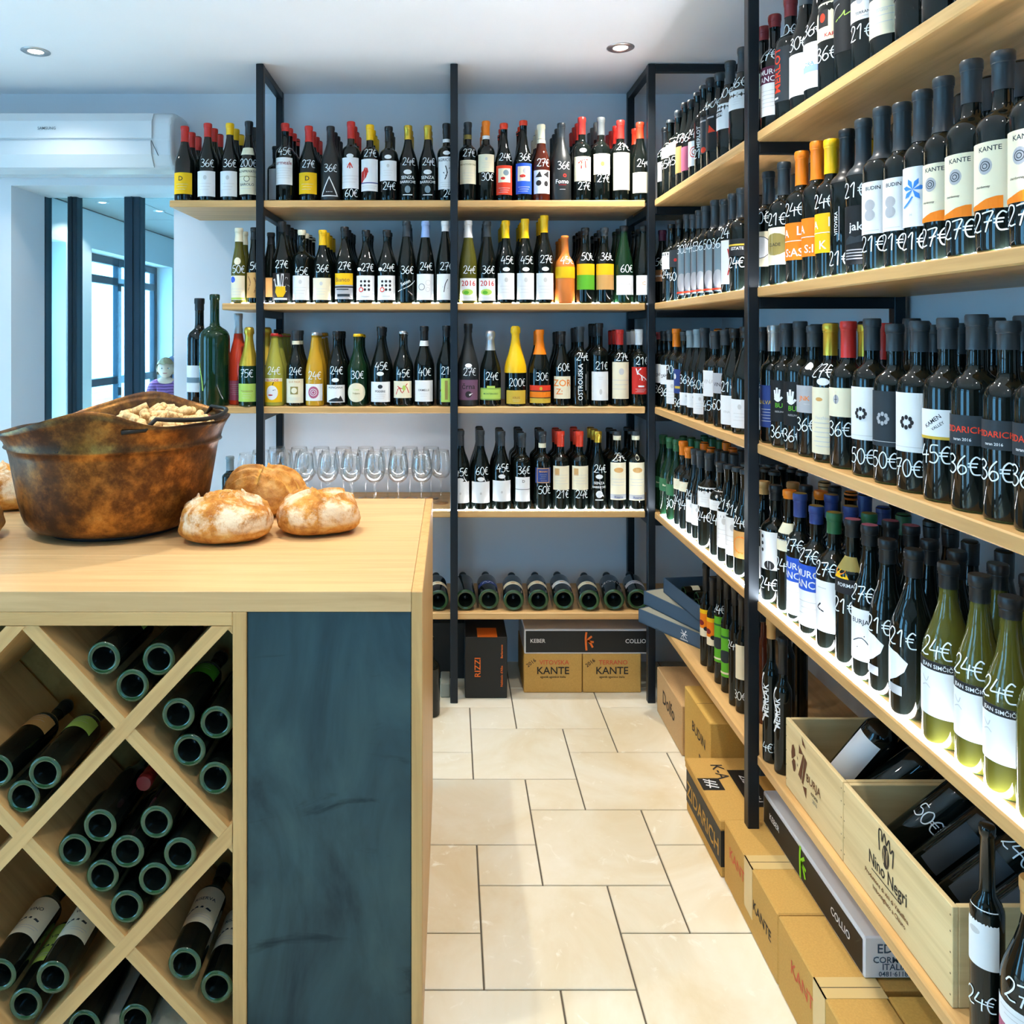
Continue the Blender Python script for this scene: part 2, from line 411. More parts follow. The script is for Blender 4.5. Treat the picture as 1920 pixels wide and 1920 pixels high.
# ---------------------------------------------------------------- the room
S1, S2, S3, S4, S5, STH = 2.009, 1.597, 1.183, 0.766, 0.358, 0.027
XL, XR, YF, YB_, YW, YA = -3.15, 1.22, -2.6, 3.60, 3.93, 10.0
def structure(name, boxes, m, parent=None, ch=0):
    mb = MB()
    for b in boxes: mb.box(*b, m, ch)
    return mb.obj(name, parent, kind='structure')
floor = structure('floor', [(XL-.25, XR+.25, YF-.2, YA+.2, -.12, -.004)], GROUT)
M0, TX, TY = .1714, .0751, 1.797
grid = {}
given = [(0, 0, 2, 2), (0, 2, 1, 1), (-1, 1, 1, 2), (-1, 0, 1, 1), (-1, 3, 2, 2), (1, 4, 1, 1), (1, 2, 2, 2), (3, 3, 2, 1), (3, 1, 2, 2), (2, 1, 1, 1), (2, -1, 2, 2), (-1, -2, 2, 2), (1, -1, 1, 1), (0, 5, 2, 2), (-1, 5, 1, 1), (-1, 6, 1, 2), (0, 7, 1, 1), (1, 7, 2, 2), (2, 6, 1, 1), (2, 4, 2, 2), (3, 6, 2, 2), (3, 8, 2, 1), (-1, 8, 2, 1)]
I0, I1, J0, J1 = -9, 7, -9, 11
tiles = []
def put(i, j, w, h):
    for a in range(i, i+w):
        for b in range(j, j+h): grid[(a, b)] = 1
    tiles.append((i, j, w, h))
for q in given: put(*q)
for j in range(J0, J1):
    for i in range(I0, I1):
        if (i, j) in grid: continue
        for w, h in ((2, 2), (2, 1), (1, 2), (1, 1)):
            if (i*3+j) % 4 == 1 and w*h > 1: continue
            if all((a, b) not in grid and a < I1 and b < J1 for a in range(i, i+w) for b in range(j, j+h)): put(i, j, w, h); break
TM = {}
for i, j, w, h in tiles:
    if TY+j*M0 > 3.6: continue
    if (w, h) not in TM:
        mb = MB(); g = .0022; a, b = w*M0-g, h*M0*.9935-g; c = .0016
        R0 = [(g, g), (a, g), (a, b), (g, b)]; R1 = [(g+c, g+c), (a-c, g+c), (a-c, b-c), (g+c, b-c)]
        mb.add([(x, y, -.006) for x, y in R0]+[(x, y, -.0016) for x, y in R0]+[(x, y, 0) for x, y in R1], [(0, 1, 5, 4), (1, 2, 6, 5), (2, 3, 7, 6), (3, 0, 4, 7), (4, 5, 9, 8), (5, 6, 10, 9), (6, 7, 11, 10), (7, 4, 8, 11), (8, 9, 10, 11)], TILE)
        TM[(w, h)] = mb.mesh('tile', True)
    link('tile', TM[(w, h)], floor, (TX+i*M0, TY+j*M0*.9935, 0))
mb = MB()      # plain floor finish beyond the reach of the camera
fx0, fx1, fy0, fy1 = TX+I0*M0, TX+I1*M0, TY+J0*M0*.9935, 3.60
for b in ((XL, fx0, YF, YA), (fx0, XR, YF, fy0), (fx0, XR, 3.61, YA)): mb.box(*b, -.004, 0, TILE)
mb.obj('floor_finish', floor, kind='structure')
structure('ceiling', [(XL-.25, XR+.25, YF-.2, YB_+.1, CEIL, CEIL+.12)], CEILM)
ANX = plaster('annex_ceiling_paint', rgb(150, 156, 158))
ca = structure('ceiling_2', [(XL-.25, XR+.25, YB_+.1, YA+.2, CEIL+.012, CEIL+.12)], mat('ceiling_joint', rgb(70, 78, 80), .8))
mb = MB(); mb.box(0.004, .596, .004, 1.192, 0, .012, ANX, .003); pm = mb.mesh('panel', True)
for i in range(7):
    for j in range(5): link('panel', pm, ca, (XL+.02+.6*i, YW+.02+1.2*j, CEIL))
OX0, OX1, OZ = -1.978, -1.2455, 2.143
structure('wall_back', [(XL-.2, OX0, YB_, YW, 0, CEIL), (OX1, XR+.2, YB_, YW, 0, CEIL), (OX0, OX1, YB_, YW, OZ, CEIL)], WALL)
structure('wall_right', [(XR, XR+.2, YF-.2, YB_, 0, CEIL)], WALL)
structure('wall_annex_right', [(XR, XR+.2, YW, YA, 0, CEIL)], WALL)
structure('wall_annex_far', [(XL-.25, XR+.2, YA, YA+.2, 0, CEIL)], WALL)
def pierced(name, const, a0, a1, holes, axis, m=None):
    bx, a = [], a0
    def B(u0, u1, z0, z1):
        bx.append((const[0], const[1], u0, u1, z0, z1) if axis == 'x' else (u0, u1, const[0], const[1], z0, z1))
    for h0, h1, z0, z1 in holes:
        B(a, h0, 0, CEIL)
        if z0 > 0.001: B(h0, h1, 0, z0)
        B(h0, h1, z1, CEIL); a = h1
    B(a, a1, 0, CEIL); return structure(name, bx, m or WALL)
left_holes = [(-.6, .4, .05, 2.23), (1.4, 2.5, .05, 2.23), (4.4, 6.55, .02, 2.23), (7.02, 9.05, .02, 2.23)]
pierced('wall_left', (XL-.25, XL), YF-.2, YA, left_holes, 'x')
pierced('wall_front', (YF-.2, YF), XL-.25, XR+.2, [(-.75+.70*k-.13, -.75+.70*k+.13, .35, 2.25) for k in range(3)], 'y', DARKW)
def window(n, axis, at, u0, u1, z0, z1, mull, rails, t=.06):
    """frame with mullions and rails, and one pane behind each opening"""
    def B(mb, a, b, c, d, e, m, ch=.006):
        (mb.box(at-e, at+e, a, b, c, d, m, ch) if axis == 'x' else mb.box(a, b, at-e, at+e, c, d, m, ch))
    mb = MB(); us = [u0+t/2]+list(mull)+[u1-t/2]; zs = [z0+t/2]+list(rails)+[z1-t/2]
    for u in us: B(mb, u-t/2, u+t/2, z0, z1, .03, FRAME)
    for z in zs: B(mb, u0, u1, z-t/2, z+t/2, .028, FRAME)
    o = mb.obj(f'window_{n}', kind='structure')
    for a, b in zip(us, us[1:]):
        for c, d in zip(zs, zs[1:]):
            p = MB(); B(p, a+t/2-.005, b-t/2+.005, c+t/2-.005, d-t/2+.005, .003, PANE, 0); p.obj('pane', o)
for n, h in enumerate(left_holes):
    an = n > 1
    window(n+1, 'x', XL-.20, *h, [(h[0]+h[1])/2+(.0 if an else 0)], [1.02 if an else .9, 2.0 if an else 1.95], .075)
for k in range(3): window(5+k, 'y', YF-.10, -.75+.70*k-.13, -.75+.70*k+.13, .35, 2.25, [], [1.75], .04)
# glazed partition in the thick wall opening on the left
mb = MB()
for a, b in ((OX0-.03, OX0+.004), (-1.868, -1.822), (-1.592, -1.512), (OX1-.004, OX1+.03)): mb.box(a, b, YW-.035, YW+.035, 0, OZ+.02, FRAME, .005)
mb.box(-1.85, -1.842, YW-.042, YW-.03, 0, OZ, FRAME); mb.box(-1.555, -1.547, YW-.042, YW-.03, 0, OZ, FRAME)
mb.box(OX0, OX1, YW-.03, YW+.03, 0, .05, FRAME)
dr = mb.obj('door_1', kind='structure')
for a, b in ((OX0+.004, -1.868), (-1.822, -1.592), (-1.512, OX1-.004)):
    p = MB(); p.box(a, b, YW-.004, YW+.004, .05, OZ, PANE); p.obj('pane', dr)
# outside
structure('pavement', [(-14, XL-.25, -4, 20, -.2, -.03)], mat('pale_paving', rgb(206, 216, 220), .8))
mb = MB()
for k in range(6): mb.box(-8.6, -8.57, 12+.9*k, 12.03+.9*k, 0, 1.35, FRAME)
for z in (.2, .75, 1.32): mb.box(-8.6, -8.57, 12, 16.53, z, z+.03, FRAME)
tag(mb.obj('street_railing'), 'thin dark railing outdoors seen through the far street window', 'railing')
mb = MB()
for k in range(4): mb.box(-7.9+.12*k, -7.2, 10.5, 17.5, .16*k-.03, .16*(k+1)-.03, mat('pale_concrete', rgb(222, 228, 232), .8), .01)
tag(mb.obj('street_steps'), 'pale low stone steps outdoors seen through the far street window', 'steps')

# ---------------------------------------------------------------- the two steel racks with oak shelves
PT = .030
def post(parent, x, y): mb = MB(); mb.box(x, x+PT, y, y+PT, 0, CEIL-.003, STEEL, .002); mb.obj('post', parent)
def bar(parent, x0, x1, y0, y1, z): mb = MB(); mb.box(x0, x1, y0, y1, z-PT, z, STEEL, .002); mb.obj('crossbar', parent)
def plank(parent, x0, x1, y0, y1, z, m): mb = MB(); mb.box(x0, x1, y0, y1, z-STH, z, m, .003); return mb.obj('shelf', parent)
back = tag(empty('steel_shelf_rack', (0, 0, 0)), 'black steel rack with oak shelves along the back wall', 'shelf rack')
PX = (-.7766, -.0015, .787); PY, PYR = 3.19, 3.555
for x in PX:
    post(back, x, PY); post(back, x, PYR)
    for z in (CEIL-.004, S1-STH, S2-STH, S3-STH, S5-STH): bar(back, x+.001, x+PT-.001, PY+PT, PYR, z)
    bar(back, x+.001, x+PT-.001, PY+PT, PYR, S4-STH)
for z, x0 in ((S1, -1.125), (S2, -.915), (S3, -1.14), (S4, -.95), (S5, -.95)):
    sh = plank(back, x0, .779, 3.2005, 3.585, z, OAKX)
    if z in (S4, S2):
        mb = MB(); y = 3.2075 if z == S4 else 3.2225; mb.box(max(x0, -.95)+.03, .775, y, y+.015, z, z+.0016, LED if z == S4 else LED2); mb.obj('led_strip', sh)
right = tag(empty('steel_shelf_rack', (0, 0, 0)), 'black steel rack with oak shelves along the right wall', 'shelf rack')
FY = (2.1165, 1.03, .55)
for y in FY:
    post(right, .787, y); post(right, 1.175, y)
    for z in (CEIL-.004, S1-STH, S2-STH, S3-STH, S4-STH, S5-STH): bar(right, .817, 1.175, y+.001, y+PT-.001, z)
for z in (CEIL-.004, S1-STH, S2-STH, S3-STH, S4-STH, S5-STH): bar(right, .8175, 1.175, PY+.001, PY+PT-.001, z)
post(right, 1.175, PY)
for z in (S1, S2, S3, S4, S5):
    sh = plank(right, .812, 1.19, .56, 3.185, z, OAKY)
    plank(right, .812, 1.19, 3.225, 3.585, z, OAKY)
    if z in (S4, S2):
        mb = MB(); x = .820 if z == S4 else .834; mb.box(x, x+.015, .58, 3.13, z, z+.0016, LED if z == S4 else LED2); mb.obj('led_strip', sh)

# ---------------------------------------------------------------- oak counter with diamond wine bins
KX0, KX1, KY0, KY1, KZ = -1.56, -.058, 1.652, 2.592, .94
counter = tag(empty('tasting_counter', (KX0, KY0, 0)), 'oak tasting counter with diamond wine bins and dark steel front panel', 'counter')
counter.location = (0, 0, 0)
ys = [KY0, 1.79, 1.925, 2.09, 2.215, 2.37, 2.50, KY1]
for a, b in zip(ys, ys[1:]):
    mb = MB(); mb.box(KX0, KX1-.0235, a+.0002, b-.0002, KZ-.042, KZ, MATS['worktop_oak_x'], .0007); mb.obj('plank', counter)
def kbox(name, m, *b):
    mb = MB(); mb.box(*b, m, .0015); return mb.obj(name, counter)
kbox('end_panel', OAKZ, KX1-.023, KX1, KY0, KY1, 0, KZ)
SX0, SX1 = (436-CX)*KY0/FPX, (462-CX)*KY0/FPX
kbox('rail', OAKX, KX0, SX0-.0005, KY0, KY0+.03, KZ-.071, KZ-.0425)
kbox('stile', OAKZ, SX0, SX1, KY0, KY0+.03, 0, KZ-.0425)
kbox('stile', OAKZ, KX0, KX0+.03, KY0, KY0+.03, 0, KZ-.0715)
kbox('steel_panel', PANEL, SX1+.0005, KX1-.0235, KY0+.004, KY0+.016, 0, KZ-.0425)
INN = wood('bin_oak_y', 'y', rgb(196, 152, 84), rgb(160, 116, 58))
kbox('bin_side', INN, SX0, SX0+.018, KY0+.031, KY0+.36, 0, KZ-.043)
kbox('bin_side', INN, KX0, KX0+.02, KY0+.031, KY0+.36, 0, KZ-.072)
kbox('bin_back', INN, KX0, SX0+.018, KY0+.361, KY0+.375, 0, KZ-.043)
NX, NZ, HX, HZ = (233.6-CX)*KY0/FPX, EYE-(1572-CY)*KY0/FPX, 193*KY0/FPX, 205*KY0/FPX
XA, XBX, ZA, ZB = KX0+.021, SX0-.001, .002, KZ-.0715
L = math.hypot(HX, HZ); tb = .0145
for sgn in (1, -1):
    for k in range(-9, 10, 2):
        # line (x-NX)/HX + sgn*(z-NZ)/HZ = k
        cx, cz = NX+k*HX, NZ; dx, dz = HX, -sgn*HZ; nx, nz = -dz/L*tb, dx/L*tb; dx, dz = dx/L*3, dz/L*3
        q = [(cx-dx-nx, cz-dz-nz), (cx+dx-nx, cz+dz-nz), (cx+dx+nx, cz+dz+nz), (cx-dx+nx, cz-dz+nz)]
        for f in (lambda p: p[0]-XA, lambda p: XBX-p[0], lambda p: p[1]-ZA, lambda p: ZB-p[1]): q = clip(q, f)
        if len(q) < 3: continue
        ang = math.atan2(dz, dx); ca, sa = math.cos(-ang), math.sin(-ang)
        mx, mz = sum(p[0] for p in q)/len(q), sum(p[1] for p in q)/len(q)
        loc = [((p[0]-mx)*ca-(p[1]-mz)*sa, (p[0]-mx)*sa+(p[1]-mz)*ca) for p in q]
        mb = MB(); mb.prism(loc, 1, 0, .345, OAKX)
        mb.obj('divider', counter, (mx, KY0+.0012*(sgn+1), mz), (0, -ang, 0))
# ---------------------------------------------------------------- bottles
RAD = {'B': .0375, 'G': .0405, 'C': .0435, 'A': .0385, 'S': .0195, 'M': .058, 'K': .041, 'E': .040, 'L': .0415}
PUNT = [(0, .046), (.22, .043), (.40, .030), (.55, .012), (.68, .003), (.80, .0), (.90, .0008), (.97, .004), (1.0, .011)]
def profile(t, h, R):
    n = .0143 if t not in 'SM' else (.0105 if t == 'S' else .018)
    k = .030 if t != 'S' else .012
    p = [(a*R, b*(1 if t != 'S' else .5)) for a, b in PUNT]
    def add(*q): p.extend((r, z*h) for r, z in q)
    if t in 'BML': add((R, .30), (R, .60), (R*.985, .624), (R*.94, .646), (R*.85, .666), (R*.72, .683), (R*.57, .697), (n*1.13, .716), (n*1.02, .745), (n, .78), (n, .945))
    elif t == 'K': add((R, .25), (R, .50), (R*.97, .56), (R*.85, .62), (R*.62, .67), (n*1.3, .71), (n*1.1, .76), (n, .95))
    elif t == 'S': add((R, .30), (R, .60), (R*.96, .625), (R*.80, .65), (n*1.1, .685), (n, .73), (n, .95))
    elif t == 'C': add((R, .25), (R, .45), (R*.96, .50), (R*.86, .56), (R*.70, .63), (R*.55, .70), (n*1.25, .78), (n, .86), (n, .93))
    elif t == 'A': add((R, .25), (R, .43), (R*.95, .50), (R*.84, .58), (R*.68, .67), (R*.54, .75), (n*1.12, .84), (n, .90), (n, .95))
    elif t == 'E': add((R, .25), (R, .46), (R*.95, .52), (R*.82, .60), (R*.64, .70), (R*.50, .79), (n*1.15, .87), (n, .92), (n, .955))
    else: add((R, .25), (R, .48), (R*.97, .525), (R*.88, .575), (R*.72, .635), (R*.56, .695), (n*1.2, .76), (n, .82), (n, .945))
    p += [(n*1.13, h*.953), (n*1.13, h-.003), (n*.95, h), (0, h)]
    return p
def rad_at(p, z):
    q = p[8:]
    for (r0, z0), (r1, z1) in zip(q, q[1:]):
        if z0 <= z <= z1 and z1 > z0: return r0+(r1-r0)*(z-z0)/(z1-z0)
    return q[0][0]
def on_body(p, u, v, off, R):
    r = rad_at(p, v)+off; a = u/R
    return (r*math.sin(a), -r*math.cos(a), v)
def strip(mb, p, R, u0, u1, v0, v1, off, m):
    nu = max(1, int(math.ceil(abs(u1-u0)/(R*.18)))); nv = max(1, int(math.ceil((v1-v0)/.03))) if v1 > .13 else 1
    vs = [on_body(p, u0+(u1-u0)*i/nu, v0+(v1-v0)*j/nv, off, R) for j in range(nv+1) for i in range(nu+1)]
    mb.add(vs, [(j*(nu+1)+i, j*(nu+1)+i+1, (j+1)*(nu+1)+i+1, (j+1)*(nu+1)+i) for j in range(nv) for i in range(nu)], m, True)
def bent(mb, p, R, pts, off, m):
    """a convex flat patch laid round the glass, cut into narrow upright slices"""
    u0, u1 = min(q[0] for q in pts), max(q[0] for q in pts); n = max(1, int(math.ceil((u1-u0)/(R*.2))))
    for i in range(n):
        a, b = u0+(u1-u0)*i/n, u0+(u1-u0)*(i+1)/n
        q = clip(clip(list(pts), lambda t: t[0]-a+1e-9), lambda t: b-t[0]+1e-9)
        if len(q) > 2: mb.add([on_body(p, x, y, off, R) for x, y in q], [tuple(range(len(q)))], m, True)
def blob(mb, p, R, u, v, ru, rv, off, m, n=16):
    bent(mb, p, R, [(u+ru*math.cos(2*PI*i/n), v+rv*math.sin(2*PI*i/n)) for i in range(n)], off, m)
MESHES = {}
def cached(key, fn):
    if key not in MESHES: MESHES[key] = fn()
    return MESHES[key]
def m_glass(t, h, R, g, seg):
    def f():
        mb = MB(); p = profile(t, h, R); mb.rev(p[:5], seg, GL[g]); mb.rev(p[4:8], seg, GL['base'] if g in ('dark', 'green', 'olive') else GL[g]); mb.rev(p[7:], seg, GL[g]); return mb.mesh('bottle_glass', True)
    return cached(('g', t, h, R, g, seg), f)
def m_cap(t, h, R, c, z0, c2, seg, band):
    def f():
        p = profile(t, h, R); mb = MB(); e = .0009 if t != 'C' else .0016
        zs = [z for r, z in p if z0 < z < h-.0031 and r > .004]
        pts = [(rad_at(p, z0)+e, z0)]+[(rad_at(p, z)+e, z) for z in zs]
        top = rad_at(p, h-.004)+e
        if c2 == 'crown':
            pts = [(.0152, h-.012), (.0172, h-.010), (.0162, h-.003)]; top = .0155
        pts += [(top, h-.002), (top-.0015, h+.0008)]
        if t == 'C' and c2 is None:      # wired sparkling-wine cork under the foil
            pts = [q for q in pts if q[1] < h*.90]+[(.0165, h*.905), (.0205, h*.925), (.0200, h*.955), (.0185, h*.985), (.013, h+.001)]
        mb.rev(pts, seg, foil(c)); mb.rev([(pts[-1][0], pts[-1][1]), (0, pts[-1][1]+.0002)], seg, foil(c2) if c2 and c2 != 'crown' else foil(c))
        if h-z0 > .03 and t in 'BGA': mb.rev([(rad_at(p, h*.945)+e+.0004, h-.020), (rad_at(p, h*.945)+e+.0012, h-.0185), (rad_at(p, h*.945)+e+.0004, h-.017)], seg, foil(c))
        if band:
            b0, b1, bc = band; mb.rev([(rad_at(p, b0)+.0012, b0), (rad_at(p, b1)+.0012, b1)], seg, paper(bc))
        return mb.mesh('capsule', True)
    return cached(('c', t, h, R, c, round(z0, 3), c2, seg, band), f)
def m_label(t, h, R, v0, v1, c, half, ext):
    def f():
        p = profile(t, h, R); mb = MB(); H = v1-v0; w = half*R
        if c == 'oval': blob(mb, p, R, 0, (v0+v1)/2, w, H/2, .0006, paper('cream'), 24)
        elif c == 'tri':
            bent(mb, p, R, [(-w, v0), (w, v0), (0, v1)], .0006, paper('white')); bent(mb, p, R, [(-w*.80, v0+.05*H), (w*.80, v0+.05*H), (0, v0+.90*H)], .0009, paper('ink'))
        elif c is not None: strip(mb, p, R, -w, w, v0, v1, .0006, paper(c))
        lv = .0006
        for e in ext:
            k = e[0]; lv += .00012
            if k == 'r': strip(mb, p, R, e[1]*H if abs(e[1]) < 9 else -w, e[2]*H if abs(e[2]) < 9 else w, v0+e[3]*H, v0+e[4]*H, lv, paper(e[5]))
            elif k == 'o': blob(mb, p, R, e[1]*H, v0+e[2]*H, e[3]*H, e[4]*H, lv, paper(e[5]))
            elif k == 'O':
                pts = [(e[1]*H+e[3]*H*math.cos(i*PI/9), v0+e[2]*H+e[3]*H*math.sin(i*PI/9)) for i in range(19)]
                vs, fs = ribbon(pts, e[4]*H); mb.add([on_body(p, a, b, lv, R) for a, b in vs], fs, paper(e[5]))
            elif k == 'p': bent(mb, p, R, [(a*H, v0+b*H) for a, b in e[1]], lv, paper(e[2]))
            elif k == 's':
                for st in e[1]:
                    vs, fs = ribbon([(a*H, v0+b*H) for a, b in smooth_line(st, 3)], e[2]*H); mb.add([on_body(p, a, b, lv, R) for a, b in vs], fs, paper(e[3]))
            elif k in 'tT':
                vs, fs = text_mesh(e[1]); z = e[4]*H; a = math.radians(e[6]) if len(e) > 6 else 0; ca, sa = math.cos(a), math.sin(a)
                qs = [(e[2]*H+(x*ca-y*sa)*z, v0+e[3]*H+(x*sa+y*ca)*z) for x, y in vs]
                big = [f for f in fs if max(qs[i][0] for i in f)-min(qs[i][0] for i in f) > R*.16]; small = [f for f in fs if f not in big]
                mb.add([on_body(p, x, y, lv, R) for x, y in qs], small, paper(e[5]))
                for f in big: bent(mb, p, R, [qs[i] for i in f], lv, paper(e[5]))
            elif k == 'f':       # small print: fine rules
                for i in range(e[3]): strip(mb, p, R, -e[4]*H*(1-.25*(i % 2)), e[4]*H*(1-.2*(i % 3)), v0+(e[1]-i*e[2])*H, v0+(e[1]-i*e[2]+.012)*H, lv, paper('faint'))
        return mb.mesh('label')
    return cached(('l', t, h, R, round(v0, 3), round(v1, 3), c, half, repr(ext)), f)
def m_price(t, h, R, s, v, size, du):
    def f():
        p = profile(t, h, R); mb = MB(); r = rad_at(p, v+size/2)
        for vs, fs in handwriting(s, size, size*.074): mb.add([on_body(p, (a+du)*R/r, v+b, .0013, R) for a, b in vs], fs, CHALK)
        return mb.mesh('price_figures')
    return cached(('p', t, h, R, s, round(v, 3), size, du), f)
def m_blob(t, h, R, u, v, ru, rv, c):
    def f():
        mb = MB(); blob(mb, profile(t, h, R), R, u, v, ru, rv, .0007, paper(c)); return mb.mesh('sticker')
    return cached(('s', t, h, R, u, round(v, 3), ru, rv, c), f)
NB = [0]
def bottle(label, t, h, glass='dark', cap=('black', .05), lab=None, price=None, loc=(0, 0, 0), rot=(0, 0, 0), seg=22, group=None, R=None, cap2=None, band=None, sticker=None, name=None, ext=(), prices=.031, extra=()):
    """one bottle: the glass is the thing, capsule / label / price figures are its parts"""
    h = round(h, 3); R = R or RAD[t]; NB[0] += 1
    nm = name or {'C': 'sparkling_wine_bottle', 'S': 'slim_dessert_wine_bottle', 'M': 'magnum_bottle', 'K': 'clay_bottle', 'E': 'cider_bottle'}.get(t, 'wine_bottle')
    o = link(nm, m_glass(t, h, R, glass, seg), None, loc, rot)
    tag(o, label, 'bottle', group)
    if cap: link('capsule', m_cap(t, h, R, cap[0], h-cap[1], cap2, seg, band), o)
    if lab: link('label', m_label(t, h, R, lab[0], lab[1], lab[2], lab[3] if len(lab) > 3 else 1.0, ext), o)
    for q in extra: link('label', m_label(t, h, R, *q), o)
    if price: link('price_figures', m_price(t, h, R, price[0], price[1], prices, price[2] if len(price) > 2 else 0), o)
    if sticker: link('sticker', m_blob(t, h, R, *sticker), o)
    return o
REAR = MB()
def rear_bottle(t, h, glass, cap, loc, R=None):
    h = round(h, 3); R = R or RAD[t]; T = Matrix.Translation(loc); p = profile(t, h, R)[7:]
    REAR.rev([(0, .002)]+p, 14, GL[glass], T=T)
    if cap: P_ = profile(t, h, R); REAR.rev([(rad_at(P_, h-cap[1])+.001, h-cap[1]), (rad_at(profile(t, h, R), h*.95)+.001, h-.004), (.013, h+.001), (0, h+.001)], 14, foil(cap[0]), T=T)

def words(d): return WORD.get(d, d)
def describe(it, lab):
    s = words(it['cap'][0])+' capped' if it.get('cap') else 'plain'
    l = it.get('labw') or (words(lab[2])+' label' if lab and lab[2] else 'no paper label')
    if lab and lab[2] == 'oval': l = it.get('labw', 'round cream label')
    if lab and lab[2] == 'tri': l = 'black triangle label'
    return s+' bottle, '+l
# each row: (centre, kind, top, (capsule, lower edge), (label top, bottom, colour[, half angle]), (price, mid height), extras dict), all measured in one enlarged crop
def row(items, z, where, off, sc, back=True, group='bottles', axis=3.245, rear=0, rear_single=0, step=.079, seg=20):
    n = 0
    P = []
    for it in items:
        px = off[0]+it[0]*sc; P.append((px-CX)*axis/FPX if back else FPX*axis/(px-CX)+(it[6].get('dy', 0) if len(it) > 6 else 0))
    for it in items:
        c, t, top, cap, lab, price = it[:6]; o = dict(it[6]) if len(it) > 6 else {}
        px = off[0]+c*sc
        if back: Y = axis; X = (px-CX)*Y/FPX; Yf = Y-RAD[t]; rot = o.pop('rz', 0)
        else:
            X = axis; Y = FPX*X/(px-CX); Yf = Y-.02
            a = math.atan2(-Y, -X)-math.radians(o.pop('turn', 25)); rot = math.atan2(math.cos(a), -math.sin(a))
        dY = o.pop('dy', 0); X *= (Y+dY)/Y; Y += dY; Yf += dY
        V = lambda y, yy=Yf: EYE-z-(off[1]+y*sc-CY)*yy/FPX
        h = V(top, Y) if top is not None else o.pop('h', .30)
        if o.get('hh'): h = o.pop('hh')
        h = min(max(h, .15), .40) if t != 'M' else h
        cp = (cap[0], max(.012, h-V(cap[1])) if cap[1] else .055) if cap else None
        l = (max(.006, V(lab[1])), V(lab[0]), lab[2], lab[3] if len(lab) > 3 else (1.05 if back else 1.28)) if lab else None
        pr = None
        if price:
            pv = V(price[1])-.016
            pr = (price[0], max(.008, pv), price[2] if len(price) > 2 else (.006 if back else -.004))
        st = o.pop('st', None)
        if st is not None: st = (0, V(st), .0145, .0085, 'white')
        bd = o.pop('bd', None)
        if bd: bd = (V(bd[1]), V(bd[0]), bd[2])
        ext = o.pop('ext', None); labw = o.pop('labw', None); glass = o.pop('glass', 'dark'); nr = o.pop('rear', rear); c2 = o.pop('cap2', None); rg = o.pop('rglass', glass); rs = o.pop('rs', rear_single); R = o.pop('R', None)
        if ext is None: ext = (('o', 0, .74, .07, .09, 'faint'), ('f', .5, .12, 3, .25)) if lab and lab[2] in ('white', 'cream', 'yellow', 'lgrey') else ()
        gap = min([abs(P[n]-q) for i, q in enumerate(P) if i != n]+[.2]); R0 = R or RAD[t]; n += 1
        if R0*2 > gap-.0008: R = round(max(.030, (gap-.0008)/2), 4)
        if gap < .0608: print('TIGHT', where, n, round(gap, 4))
        d = describe({'cap': cp, 'labw': labw}, l)
        bottle(f'{d}, {ORD[n]} {where}', t, h, glass, cp, l, pr, (X, Y, z), (0, 0, rot), seg, None, R, c2, bd, st, ext=ext, **o)
        for k in range(1, nr+1):
            x, y = (X, Y+(step if R0 < .04 else .083)*k) if back else (X+step*k+(.004*k if R0 > .04 else 0), Y+.004*((k+n) % 3-1))
            hh = h-.002*((k*7+n) % 3)
            rcap = (cp[0], min(cp[1], .06)) if cp else None
            if k <= rs: bottle(f'rear {words(cp[0]) if cp else "plain"} capped bottle, {"right behind" if k == 1 else "second behind"} {ORD[n]} {where}', t, hh, rg, cp, None, None, (x, y, z), (0, 0, 0), 16, None, R, c2, bd)
            else: rear_bottle(t, hh, rg, rcap, (x, y, z), R)
FINE = ('f', .45, .12, 3, .28)
